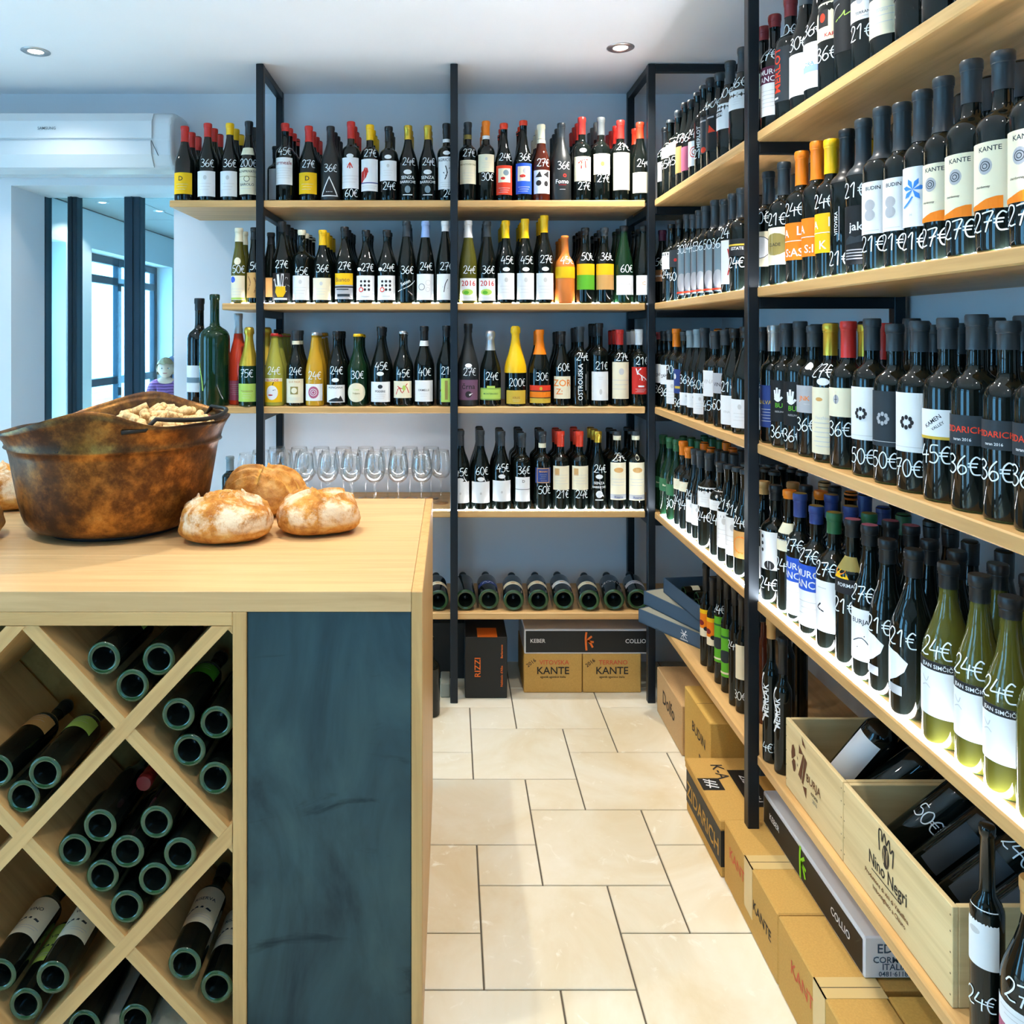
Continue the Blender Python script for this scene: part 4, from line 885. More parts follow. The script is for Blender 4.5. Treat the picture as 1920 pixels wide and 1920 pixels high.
NB1 = [
 (112, 'B', 105, ('dred', 250), (480, 640, 'cream'), None, {}),
 (180, 'B', 15, ('dred', 165), (430, 745, 'white'), ('27€', 350), dict(ext=(('r', -9, 9, .66, 1.0, 'wine'), ('t', 'MURO', 0, .84, .15, 'white'), ('t', 'ANCIC', .04, .69, .16, 'white'), ('f', .5, .08, 5, .2)), labw='purple and white label')),
 (283, 'B', -20, ('dred', 95), (240, 650, 'slate', 1.2), ('30€', 185), dict(ext=(('t', 'MERLOT', -.06, .5, .19, 'scarlet', 90), ('r', -.2, -.1, .05, .08, 'white')), labw='red vertical lettering on slate')),
 (381, 'G', -60, ('grey', 20), (345, 615, 'white'), ('30€', 275), {}), (472, 'G', -90, ('grey', 0), (270, 565, 'white'), ('36€', 185), dict(ext=(('t', 'DRA', -.1, .5, .12, 'sky'), ('r', -.3, .3, .36, .5, 'pale')))),
 (567, 'B', -110, ('slate', -10), (10, 255, 'cream'), ('36€', 340), dict(ext=(('r', -.3, .02, .35, .8, 'ink'), ('o', -.14, .6, .08, .12, 'scarlet'), ('t', 'KARK', .1, .08, .14, 'red')), labw='cream label with small dark picture')),
 (682, 'B', -140, ('slate', -10), (-20, 330, 'black'), None, dict(ext=(('s', (((-.2, .6), (-.05, .68), (0, .75), (.0, .66), (.1, .7)),), .02, 'lime'), ('s', (((-.3, .7), (-.2, .85), (-.1, .9)),), .01, 'white')), labw='black label with lime squiggle')),
 (798, 'B', -170, ('slate', -10), (-60, 125, 'white'), ('21€', 200), dict(ext=(('t', 'TERRAN', 0, .2, .14, 'slate'), ('o', -.1, .7, .12, .14, 'lgrey'), ('r', -.2, .2, .1, .13, 'faint')))),
 (928, 'B', -200, ('slate', -20), (-150, 225, 'cream'), None, dict(ext=(('t', 'Bruno', .0, .4, .08, 'faint'), FINE))), (1098, 'B', -230, ('slate', -40), None, None, {}), (1280, 'B', -260, ('slate', -60), None, None, {}), (1500, 'B', -300, ('slate', -100), None, None, {})]
row(fix(NB1, .31), S1, 'past dividing post, top right shelf', (1400, 0), .29167, False, axis=XB, rear=1, rear_single=0, seg=26)
def ALAS(a, b, c): return (('t', a, -.28, .62, .3, 'white'), ('t', b, .12, .66, .34, 'white'), ('r', -.4, .3, .5, .52, 'white'), ('t', c, -.05, .1, .3, 'white'))
BUD = (('t', 'BUDIN', -.02, .84, .1, 'ink'), ('o', -.08, .55, .11, .11, 'lgrey'), ('o', -.08, .36, .11, .11, 'lgrey'), ('r', -.22, .1, .06, .07, 'faint'))
KAN = (('t', 'KANTE', -.02, .86, .105, 'slate'), ('o', -.08, .64, .105, .125, 'lgrey'), ('O', -.08, .64, .07, .012, 'slate'), ('O', -.08, .64, .035, .012, 'slate'), ('t', 'chardonnay', -.12, .32, .05, 'ink'), ('p', ((-.36, .0), (-.36, .06), (-.2, .09), (-.06, .15), (.08, .18), (.16, .18), (.16, 0)), 'orange'))
FLO = tuple(('p', ((-.02, .62), (-.02+.13*math.cos(a-.3), .62+.13*math.sin(a-.3)), (-.02+.2*math.cos(a), .62+.2*math.sin(a)), (-.02+.13*math.cos(a+.3), .62+.13*math.sin(a+.3))), 'sky') for a in (.2, 1.1, 2.0, 2.9, 3.9, 5.3))+(('s', (((-.02, .5), (-.1, .4), (-.2, .33)),), .03, 'sky'), ('t', 'M', -.05, .18, .06, 'faint'))
NB2 = [
 (140, 'B', 1135, ('slate', 1310), (1490, 1715, 'cream'), ('30€', 1400), dict(ext=(('o', -.05, .55, .3, .32, 'slate'), ('o', -.05, .55, .28, .30, 'white')), labw='cream label with white ellipse')),
 (240, 'B', 1115, ('slate', 1250), (1462, 1702, 'cream'), ('21€', 1408), dict(ext=(('o', -.08, .55, .4, .3, 'olivep'), ('t', 'CLADE', -.1, .5, .12, 'ink')), labw='cream label with olive ellipse')),
 (355, 'B', 1020, ('orange', 1185), (1432, 1672, 'orange'), ('24€', 1345), dict(ext=ALAS('A', 'L', 'S:AS'), labw='orange label with big letters')),
 (455, 'B', 980, ('orange', 1150), (1400, 1648, 'orange'), None, dict(ext=ALAS('A', 'I', 'S:I'), labw='orange label with big letters')),
 (545, 'B', 930, ('yellow', 1110), (1370, 1625, 'yellow'), ('24€', 1290), dict(ext=ALAS('A', 'I', 'K'), labw='yellow label with big letters')),
 (645, 'B', 940, ('black', 1170), (1300, 1570, None), ('21€', 1658), dict(ext=(('t', 'VITOVSKA', -.05, .5, .12, 'white', 90), ('r', -.02, .0, .1, .9, 'lgrey')), labw='white vertical print')),
 (750, 'B', 890, ('slate', 1120), (1320, 1700, 'black'), ('21€', 1218), dict(ext=(('t', 'jak', 0, .58, .2, 'white'), ('r', -.2, .1, .24, .26, 'lgrey'), ('r', -.2, .15, .19, .21, 'lgrey'), ('r', -.2, .1, .14, .16, 'lgrey'), ('r', -.2, .2, .09, .11, 'lgrey'), ('p', ((-.2, .42), (-.1, .5), (0, .46), (.1, .5), (.1, .38), (-.2, .34)), 'slate')), labw='black label with white lettering')),
 (870, 'B', 760, ('slate', 1020), (1165, 1502, 'white'), ('21€', 1565), dict(ext=BUD, labw='white label with grey discs')), (1000, 'B', 690, ('slate', 960), (1140, 1482, 'white'), ('21€', 1552), dict(ext=BUD, labw='white label with grey discs')),
 (1130, 'B', 615, ('slate', 900), (1068, 1455, 'white'), ('21€', 1545), dict(ext=FLO, labw='white label with blue flower')),
 (1265, 'B', 530, ('slate', 840), (1045, 1420, 'cream'), ('27€', 1520), dict(ext=KAN, labw='cream label with orange wave')), (1445, 'B', 440, ('slate', 650), (985, 1395, 'cream'), ('27€', 1470), dict(ext=KAN, labw='cream label with orange wave')), (1648, 'B', 330, ('slate', 560), (905, 1340, 'cream'), ('27€', 1420), dict(ext=KAN, labw='cream label with orange wave')),
 (1880, 'B', 220, ('slate', 400), (820, 1290, 'cream'), ('27€', 1370), dict(ext=KAN, labw='cream label with orange wave'))]
row(fix(NB2, .318), S2, 'past dividing post, second right shelf', (1400, 0), .29167, False, axis=XB, rear=1, rear_single=0, seg=26)
HAND = (('s', (((-.12, .58), (-.14, .76)), ((-.07, .58), (-.07, .82)), ((-.02, .58), (0, .78)), ((-.14, .56), (-.04, .5), (.06, .6))), .05, 'white'), ('o', -.07, .6, .08, .08, 'white'), ('t', 'BU', -.02, .34, .16, 'grass'), ('o', .3, .88, .1, .04, 'orange'), ('t', 'RIESLING', 0, .22, .06, 'lgrey'))
ZID = (('t', 'ZIDARICH', -.12, .42, .3, 'scarlet'), ('t', 'teran 2016', -.12, .14, .14, 'white'))
DAN = lambda c: tuple(('o', -.05+.09*math.cos(k*PI/4), .5+.085*math.sin(k*PI/4), .03, .04, c) for k in range(8))+(('r', -.3, .3, .08, .09, 'faint'),)
NB3 = [
 (118, 'G', 180, ('black', 360), (685, 905, 'white'), ('35€', 600), {}),
 (188, 'B', 200, ('silver', 365), (600, 890, 'navy'), None, dict(ext=(('t', 'MALVAZIJA', 0, .55, .13, 'gold'), ('f', .42, .07, 5, .2), ('s', (((-.3, .95), (-.35, .6), (-.2, .55)),), .02, 'white')), labw='dark blue printed label')),
 (275, 'B', 163, ('slate', 335), (565, 850, 'black'), ('36€', 920), dict(ext=HAND, labw='black label with white hand')), (370, 'B', 160, ('slate', 335), (575, 880, 'black'), ('36€', 945), dict(ext=HAND, labw='black label with white hand')),
 (466, 'B', 160, ('slate', 335), (602, 790, 'lgrey'), ('36€', 870), dict(ext=(('t', 'JNK', -.1, .45, .24, 'orange'), ('t', 'vipava', 0, .3, .09, 'faint')), st=466)),
 (580, 'B', 195, ('gold', 395), (615, 1075, 'cream'), ('27€', 500), dict(ext=(('o', -.06, .82, .06, .03, 'tan'), ('t', 'Vecchio', -.02, .52, .07, 'faint'), ('f', .46, .07, 6, .16)), labw='tall cream label', st=575)), (705, 'B', 200, ('red', 410), (618, 818, 'cream'), ('36€', 900), dict(ext=(('o', -.16, .6, .11, .16, 'lgrey'), ('s', (((-.16, .45), (-.16, .76)), ((-.22, .6), (-.1, .6))), .02, 'slate')))),
 (868, 'B', 150, ('slate', 360), (612, 978, 'white'), ('50€', 1088), dict(ext=DAN('ink'))), (1025, 'B', 150, ('slate', 365), (640, 1022, 'slate'), ('50€', 1115), dict(ext=DAN('lgrey'), labw='dark grey label with pale wreath')), (1197, 'B', 140, ('slate', 370), (652, 1062, 'white'), ('70€', 1170), dict(ext=DAN('ink'), labw='white label with black wreath')),
 (1390, 'B', 120, ('slate', 350), (768, 975, 'white'), ('45€', 1075), dict(ext=(('t', 'KAMEN', -.1, .55, .2, 'ink', 38), ('t', 'VALLEY', .06, .42, .14, 'slate', 38), ('r', -9, 9, .0, .1, 'gold')), labw='white label with slanting letters')),
 (1592, 'B', 118, ('slate', 355), (808, 1015, 'slate'), ('36€', 1150), dict(ext=ZID, labw='slate label with orange letters')), (1812, 'B', 105, ('slate', 355), (845, 1050, 'slate'), ('36€', 1195), dict(ext=ZID, labw='slate label with orange letters')), (2040, 'B', 95, ('slate', 350), (870, 1100, 'slate'), ('36€', 1240), dict(ext=ZID, labw='slate label with orange letters'))]
row(fix(NB3, .312), S3, 'past dividing post, third right shelf', (1400, 560), .27083, False, axis=XB, rear=2, rear_single=1, seg=28)
MUR = (('r', -9, 9, .58, 1.0, 'blue'), ('t', 'MURO', -.05, .80, .16, 'white'), ('t', 'ANCIC', 0, .63, .17, 'white'), ('f', .4, .1, 3, .2))
TRI = (('p', ((-.6, 1.0), (-.12, .90), (.10, .74), (.03, .54), (-.15, .36), (-.6, .10)), 'white'), ('r', -.45, -.02, .0, .2, 'lgrey'))
SIM = (('r', -9, 9, .84, 1.0, 'ink'), ('t', 'JEAN SIMČIČ', -.02, .88, .10, 'white'), ('s', (((-.3, .7), (-.2, .6), (-.15, .7)), ((-.3, .5), (-.2, .55), (-.12, .5))), .02, 'faint'))
NB4 = [
 (95, 'G', 80, ('tan', 205), (485, 665, 'white'), ('36€', 390), dict(ext=())),
 (162, 'B', 92, ('black', 240), (410, 622, 'white'), ('24€', 700), dict(ext=(('o', 0, .12, .14, .12, 'ink'), ('o', -.2, .5, .04, .05, 'ink'), ('o', -.2, .68, .04, .05, 'ink'), ('o', -.2, .86, .04, .05, 'ink')), labw='white label with black dots')), (242, 'B', 72, ('orange', 232), (368, 522, 'cream'), ('24€', 598), dict(ext=(('r', -9, 9, .9, 1.0, 'gold'), ('r', -.3, .1, .4, .42, 'faint')))),
 (300, 'B', 195, ('navy', 335), (560, 880, 'white'), ('27€', 490), dict(ext=MUR, cap2='gold', labw='blue and white label')), (392, 'B', 228, ('navy', 375), (600, 945, 'white'), ('27€', 550), dict(ext=MUR, cap2='gold', labw='blue and white label')),
 (492, 'B', 265, ('green', 430), (690, 975, 'white', .9), ('27€', 622), dict(cap2='gold', ext=(('s', (((-.12, .55), (-.2, .45), (-.05, .4)),), .03, 'ink'), ('r', -.2, 0, .85, .87, 'faint')))), (597, 'L', 262, ('black', 450), (560, 762, 'olivep', .95), ('21€', 830), dict(cap2='rosep', ext=(('r', -9, 9, .0, .42, 'ink'), ('o', -.2, .7, .2, .2, 'orange'), ('p', ((-.4, .42), (-.1, .75), (.1, .42)), 'yellow'), ('t', 'FORMA', 0, .2, .14, 'white')), labw='painted olive label')),
 (692, 'G', 330, ('black', 500), (850, 1140, 'white'), ('27€', 765), dict(cap2='rosep', ext=(('t', 'BURJA', -.05, .72, .13, 'slate'), ('s', (((-.2, .35), (0, .45), (.15, .3)), ((-.1, .25), (.05, .5))), .02, 'slate')))),
 (792, 'G', 440, ('black', 600), (980, 1225, None, 1.2), ('21€', 940), dict(ext=TRI, labw='white wedge label')), (940, 'G', 510, ('black', 680), (1075, 1335, None, 1.2), ('21€', 1010), dict(ext=TRI, labw='white wedge label')),
 (1135, 'G', 565, ('black', 745), (1145, 1455, 'white'), ('24€', 1070), dict(glass='olive', ext=SIM, labw='white label with black top')), (1312, 'G', 640, ('black', 825), (1270, 1590, 'white'), ('24€', 1180), dict(glass='olive', ext=SIM, labw='white label with black top')), (1485, 'G', 720, ('black', 920), (1400, 1720, 'white'), ('24€', 1310), dict(glass='olive', ext=SIM, labw='white label with black top')), (1690, 'G', 800, ('black', 1000), None, None, dict(glass='olive'))]
row(fix(NB4, .305), S4, 'past dividing post, lit right shelf', (1400, 860), .33333, False, axis=XB, rear=2, rear_single=1, seg=28)
# ---- right rack, lowest shelf: slim dessert bottles
Z0 = S5
def slim(px, x, h, lab, label, ext=(), price=None, turn=25, R=.0195, cap=('black', .09), glass='dark', half=1.2):
    y = FPX*x/(px-CX); a = math.atan2(-y, -x)-math.radians(turn)
    return bottle(label, 'S', h, glass, cap, lab, price, (x, y, Z0), (0, 0, math.atan2(math.cos(a), -math.sin(a))), 22, None, R, None, ext=ext, prices=.024)
AUT = (('r', -9, 9, .0, .3, 'cream'), ('o', -.1, .5, .12, .1, 'dred'), ('o', .1, .3, .1, .08, 'ink'), ('r', -9, 9, .85, 1, 'yellow'))
slim(1324, .862, .34, (.10, .19, 'orange'), 'slim dessert bottle with autumn orange label, nearest the grey boxes', AUT)
slim(1337, .868, .31, (.09, .18, 'orange'), 'second slim dessert bottle with autumn orange label beside green labelled one', AUT)
GRN = (('o', 0, .42, .16, .13, 'slate'), ('r', -.12, .12, .8, .84, 'green'), ('r', -.12, .12, .06, .1, 'cream'))
slim(1351, .864, .36, (.07, .215, 'grass', .8), 'slim dessert bottle with green label and 24 euro mark', GRN, ('24€', .225), cap=('black', .06))
slim(1364, .864, .35, (.05, .20, 'grass', .8), 'second slim dessert bottle with green label, further from the boxes', GRN, cap=('black', .06))
slim(1379, .858, .36, None, 'unlabelled slim dessert bottle marked 24 euros left of dividing post', (), ('24€', .17), cap=('black', .06))
slim(1392, .862, .345, (.10, .20, 'cream', .8), 'slim dessert bottle with cream label against the dividing post', (), ('30€', .04))
slim(1433, .90, .36, None, 'amber slim bottle with tan capsule just right of dividing post', (), None, cap=('tan', .06), glass='amber')
MERL = (('t', 'MERLAK', .02, .5, .16, 'white', 90), ('s', (((-.14, .25), (-.04, .5), (-.14, .75), (-.08, .98)), ((-.12, .1), (-.06, .22))), .035, 'white'))
slim(1446, .838, .37, (.09, .235, None, .8), 'slim dark bottle with white vertical lettering left of wooden crate', MERL, ('4€', .03), R=.0215, cap=('tan', .05))
slim(1468, .846, .34, (.09, .22, None, .8), 'slim dark bottle with white vertical lettering touching crate end', MERL, None, R=.0215)
slim(1476, .93, .37, None, 'plain slim dark bottle standing behind the wooden crate end', (), None, R=.021)
slim(1500, .99, .37, None, 'plain slim dark bottle at the back, third from post behind crates', (), None, R=.021)
slim(1440, 1.0, .36, None, 'plain slim dark bottle at the back wall near dividing post', (), None, R=.021)
y = 1.262; bottle('slim green bottle with white label standing at near end of crate', 'S', .34, 'dark', None, (.125, .215, 'white', 1.1), ('24€', .06), (.8465, y, Z0), (0, 0, -1.0), 30, None, .024, None, ext=(('o', -.1, .6, .1, .06, 'faint'),), prices=.026)
bottle('dark bottle marked 27 euros with pink and white label, lower right', 'G', .305, 'dark', ('tan', .05), (.03, .125, 'white', 1.3), ('27€', .135), (.862, 1.185, Z0), (0, 0, -.9), 30, None, None, None, ext=(('r', -.5, -.28, 0, .66, 'rosep'), ('r', -.18, .1, 0, .6, 'tan'), ('f', .9, .08, 2, .4)))
# ---- magnums lying along the lowest back shelf
lying = [(822, 0.05, 'cream'), (873, .02, None), (917, 0.0, 'navy'), (963, -.05, 'cream'), (1010, -.06, 'cream'), (1058, -.05, 'white'), (1105, -.10, 'cream'), (1152, -.10, None), (1197, -.12, 'lgrey')]
for i, (px, a, c) in enumerate(lying):
    x = (px-CX)*3.215/FPX; R = .0425
    kw = dict(ext=(('r', -.2, .2, .4, .6, 'tan'),)) if c in ('cream', 'white') else dict(ext=(('s', (((-.6, .3), (-.3, .7), (0, .3), (.3, .7), (.6, .4)),), .07, 'white' if c == 'navy' else 'navy'),)) if c else dict(extra=((.09, .13, None, .9, (('t', 'MOVIA', 0, .2, .8, 'lgrey'),)),) if i == 7 else ())
    bottle(f'bottle lying base outward with {words(c)+" label" if c else "no label"}, {ORD[i+1]} on lowest back shelf', 'L', .33, 'dark', ('black', .05), (.075, .115, c, 1.15) if c else None, None, (x, 3.215+.006*(i % 3), S5+R+.002), (-PI/2, 0, a), 28, None, R, **kw)
# ---- bottles lying in the counter's diamond bins, bases outward
YB = 1.6555
bins = [('upper middle bin', [(193, 1235.5, 'lime'), (292.5, 1241.6, 'wine'), (244, 1290, None)]), ('right hand upper bin', [(333, 1341, 'grass'), (401.5, 1361.5, None), (351.5, 1412, None), (401.5, 1463, None)]),
 ('left hand upper bin', [(83, 1451, 'lime'), (-14, 1453, 'tan'), (38.6, 1499.6, None)]), ('middle diamond bin', [(186, 1550, None), (288, 1550, None), (135, 1601, None), (236.5, 1601, None), (336.5, 1603, None), (186, 1652, None), (286.5, 1655, None), (235, 1705, None)]),
 ('right hand lower bin', [(345, 1810, 'cream'), (402, 1862, 'cream')]), ('left hand lower bin', [(97.5, 1835, 'cream'), (-8, 1839, 'cream'), (42.7, 1892, 'lime')]), ('bottom middle bin', [(156, 1927, None), (248, 1925, None)])]
for bn, lst in bins:
    for i, (px, py, c) in enumerate(lst):
        x = (px-CX)*YB/FPX; zz = EYE-(py-CY)*YB/FPX
        kw = dict(ext=(('t', 'RISERVA' if 'right' in bn else 'VINO', 0, .62, .12, 'slate'), ('s', (((-.3, .3), (-.1, .42), (.2, .36)),), .05, 'slate'), ('f', .2, .06, 2, .3)) if 'lower' in bn else (('f', .7, .12, 4, .3),)) if c else {}
        l = (.075, .185, c, 1.25) if c and 'lower' in bn else (.13, .20, c, 1.2) if c else None
        bottle(f'bottle base, {ORD[i+1]} from the top left in the {bn} of counter', 'B' if 'upper' in bn or 'lower' in bn else 'G', .30, 'dark', ('black', .05), l, None, (x, YB+.004*((i*3) % 4), zz), (-PI/2, 0, random.uniform(-.02, .02)), 30, None, .0352, **kw)
bottle('dark bottle with red sealing wax lying neck outward, top of middle diamond bin', 'G', .28, 'dark', ('dred', .045), None, None, ((240-CX)*YB/FPX, 2.02, EYE-(1512-CY)*YB/FPX), (PI/2, 0, 0), 24, None, .0352)
# ---------------------------------------------------------------- REAR bottles as one object
rb = REAR.obj('rear_wine_bottles', kind='stuff', fix=False)
tag(rb, 'dark capped bottles packed in the rear rows behind the front bottles', 'bottles')

# ---------------------------------------------------------------- copper cauldron full of corks, on the counter
KS = .9636      # the counter stands this much nearer than first laid out
BX, BY = -.957*KS, 2.30*KS
bk = tag(empty('copper_cauldron', (BX, BY, KZ)), 'old hammered copper cauldron with a wavy rim, full of corks, on counter', 'cauldron'); bk.scale = (KS, KS, KS)
prof_o = [(.0, .010), (.15, .010), (.195, .012), (.222, .022), (.238, .040), (.247, .062), (.254, .095), (.260, .13), (.266, .165), (.276, .225), (.281, .243), (.289, .247), (.286, .253)]
def angd(a, b): return (a-b+PI) % (2*PI)-PI
def rimz(a): return .006+.016*math.cos(a)+.056*math.exp(-(angd(a, -1.43)/.42)**2)+.014*math.exp(-(angd(a, -2.0)/.5)**2)+.070*math.exp(-(angd(a, 1.68)/.62)**2)
NS = 96; vs, fs = [], []
rings = []
for r, z in prof_o: rings.append([(r*(1+.004*math.sin(5*i*2*PI/NS+9*z)), z, i*2*PI/NS) for i in range(NS)])
for f in (.25, .5, .75, 1.0):
    rr = []
    for i in range(NS):
        a = i*2*PI/NS; lip = .287+.031*f**1.5*(1-.3*max(0, rimz(a))/.06); rr.append((lip+.0025*math.sin(11*a+2)*f, .254+f*(.036+rimz(a)+.002*math.sin(9*a)), a))
    rings.append(rr)
inner = [[(r-.0035, z+.001, a) for r, z, a in q] for q in reversed(rings[1:])]
rings += inner
rings.append([(0.0, .018, i*2*PI/NS) for i in range(NS)])
for q in rings:
    for r, z, a in q: vs.append((r*math.cos(a), r*math.sin(a), z))
for k in range(len(rings)-1):
    for i in range(NS):
        j = (i+1) % NS; fs.append((k*NS+i, k*NS+j, (k+1)*NS+j, (k+1)*NS+i))
mb = MB(); mb.add(vs, fs, COPPER, True); mb.obj('bowl', bk, fix=False)
mb = MB(); mb.rev([(.165, .0), (.178, .001), (.180, .010), (.170, .014), (.16, .012), (.16, .0)], 48, mat('dark_base_ring', rgb(30, 32, 36), .6)); mb.obj('base_ring', bk)
mb = MB(); pts = []
for i in range(26):
    a = -1.15+2.35*i/25; pts.append((.301*math.cos(a), .301*math.sin(a), .254+.036+rimz(a)*(abs(a) < .9)+.012+.004*math.sin(i*.5)))
mb.tube(pts, .006, 8, IRON); mb.obj('bail_handle', bk)
mb = MB(); ea = -PI/2-.13
for s in (0,):
    c, d = math.cos(ea), math.sin(ea)
    mb.tube([(.283*c-.020*d*t, .283*d+.020*c*t, .262+.010*t*t-.012*(abs(t) < .5)) for t in (-1, -.5, 0, .5, 1)], .004, 7, IRON)
    mb.tube([(.276*c-.03*d*t, .276*d+.03*c*t, .268+.007*t) for t in (-.6, 0, .5, 1.3)], [.0045, .006, .005, .002], 7, IRON)
mb.obj('handle_lug', bk)
mb = MB(); mb.rev([(0, -.021), (.0095, -.021), (.011, -.0195), (.011, .0195), (.0095, .021), (0, .021)], 12, CORK); corkm = mb.mesh('wine_cork', True)
mb = MB(); mb.rev([(0, -.021), (.0095, -.021), (.011, -.0195)], 12, STAIN); mb.rev([(.011, -.0195), (.011, .0195), (.0095, .021), (0, .021)], 12, CORK); corks = mb.mesh('wine_cork', True)
mb = MB(); mb.rev([(0, -.020), (.0095, -.020), (.0108, -.019), (.0108, .007), (.0112, .009), (.0135, .013), (.0145, .019), (.012, .0235), (0, .025)], 12, CORK); corkc = mb.mesh('mushroom_cork', True)
def heap(x, y): return .248+.085*math.exp(-((x-.10)**2+(y-.06)**2)/(2*.125**2))-.012*max(0, -x/.25)
rnd = random.Random(3); placed = []
def orient(o):
    o.rotation_euler = (PI/2+rnd.uniform(-.5, .5), rnd.uniform(-.4, .4), rnd.uniform(0, PI*2))
nk = 0
for t in range(6000):
    a, r = rnd.uniform(0, 2*PI), .255*math.sqrt(rnd.random()); x, y = r*math.cos(a), r*math.sin(a)
    if any((x-p)**2+(y-q)**2 < .0305**2 for p, q in placed): continue
    placed.append((x, y)); k = rnd.random()
    me, lb = (corks, 'wine cork with a dark red stained end in the copper cauldron') if k < .09 else (corkc, 'mushroom shaped sparkling wine cork in the copper cauldron') if k < .2 else (corkm, 'pale used wine cork heaped in the copper cauldron')
    o = link('wine_cork' if me is not corkc else 'mushroom_cork', me, None, (BX+x*KS, BY+y*KS, KZ+(heap(x, y)+rnd.uniform(-.004, .010))*KS))
    orient(o); tag(o, lb, 'cork', {corks: 'stained corks in the cauldron', corkc: 'mushroom corks in the cauldron', corkm: 'pale corks in the cauldron'}[me]); nk += 1
fill = MB()
for t in range(260):
    a, r = rnd.uniform(0, 2*PI), .222*math.sqrt(rnd.random()); x, y = r*math.cos(a), r*math.sin(a)
    T = Matrix.Translation((BX+x*KS, BY+y*KS, KZ+(heap(x, y)-.022-rnd.uniform(0, .03))*KS)) @ Matrix.Rotation(rnd.uniform(0, 6.3), 4, 'Z') @ Matrix.Rotation(PI/2+rnd.uniform(-.5, .5), 4, 'X')
    fill.rev([(0, -.021), (.011, -.021), (.011, .021), (0, .021)], 8, CORK, T=T)
tag(fill.obj('buried_corks', kind='stuff', fix=False), 'corks buried lower down in the copper cauldron', 'corks')

# ---------------------------------------------------------------- country loaves
def loaf(label, x, y, sx, sy, sz, rz, seed, cuts, flour, tilt=(0, 0)):
    x, y, sx, sy, sz = x*KS, y*KS, sx*KS, sy*KS, sz*KS
    NU, NV = 128, 72; vs, fs, cr = [], [], []
    ca, sa = math.cos(rz), math.sin(rz)
    for j in range(NV+1):
        ph = -PI/2+PI*j/NV
        for i in range(NU):
            th = 2*PI*i/NU
            cphi = abs(math.cos(ph))**.72; sph = math.copysign(abs(math.sin(ph))**.9, math.sin(ph))
            px, py = cphi*math.cos(th), cphi*math.sin(th)
            q = abs(math.cos(th))**3+abs(math.sin(th))**3; bul = q**(-1/3) if q > 0 else 1
            bul = 1+(bul-1)*.55
            n = mnoise.noise(Vector((px*1.6+seed*3.1, py*1.6, sph*1.6)))*.06+mnoise.noise(Vector((px*5+seed, py*5, sph*5)))*.022+mnoise.noise(Vector((px*13+seed, py*13, sph*13)))*.009
            k = 1+n
            X, Y = px*sx*bul*k, py*sy*bul*k
            Z = sph*sz*(.62 if sph > 0 else .38)*k
            g = 0.0
            if sph > -.15:
                for (ax, ay, bx, by, w, d) in cuts:
                    vx, vy = bx-ax, by-ay; t = max(0, min(1, ((px-ax)*vx+(py-ay)*vy)/(vx*vx+vy*vy)))
                    ds = math.hypot(px-ax-vx*t, py-ay-vy*t); side = (px-ax)*vy-(py-ay)*vx
                    e = math.exp(-(ds/w)**2); g = max(g, e)
                    Z += -d*1.3*e+(d*1.2*math.exp(-((ds-w*1.5)/(w*.7))**2) if side > 0 else 0)
            low = max(0.0, min(1.0, (sph+.22)/.4))
            vs.append((X, Y, Z+sz*.38*.93)); cr.append((low*flour, g if g > .35 else 0, 0, 1))
    for j in range(NV):
        for i in range(NU):
            a, b = j*NU+i, j*NU+(i+1) % NU; fs.append((a, b, b+NU, a+NU))
    vs = [(p[0], p[1], max(p[2], .0015)) for p in vs]
    mb = MB(); mb.add(vs, fs, BREAD, True); me = mb.mesh('bread_loaf', False)
    at = me.color_attributes.new('crust', 'FLOAT_COLOR', 'POINT'); at.data.foreach_set('color', [c for q in cr for c in q])
    o = link('bread_loaf', me, None, (x, y, KZ), (tilt[0], tilt[1], rz)); return tag(o, label, 'bread')
C1 = [(-.85, .15, .1, .75, .07, .010), (-.75, -.35, .25, -.05, .06, .012), (.0, .1, .75, .1, .07, .010), (-.62, .5, -.5, -.2, .05, .008)]
C2 = [(-.7, -.1, .5, .25, .07, .010), (-.2, .6, .1, -.6, .06, .010), (.2, -.5, .75, .1, .06, .009), (-.7, .3, -.1, .7, .06, .009)]
C3 = [(-.9, -.30, .9, -.30, .07, .010), (-.8, .2, .8, .2, .08, .012), (0, -.8, 0, .8, .05, .006), (-.7, -.62, .7, -.62, .05, .009)]
loaf('round floury loaf with deep cuts, front left of three beside the cauldron', -.607, 2.165, .124, .108, .118, .05, 1, C1, 1.0)
loaf('round crusty loaf with floury top, right of the three on counter', -.370, 2.245, .116, .100, .112, .28, 2, C2, .85)
loaf('golden smooth loaf with curved cuts, standing behind the other two', -.575, 2.475, .128, .105, .142, -.05, 3, C3, .12)
loaf('floury loaf half hidden behind the copper cauldron on the left', -1.405, 2.56, .135, .11, .135, .3, 4, C2, 1.0)
loaf('brown loaf at the left edge in front of the floury one', -1.305, 2.14, .095, .095, .125, .1, 5, C1, .25)

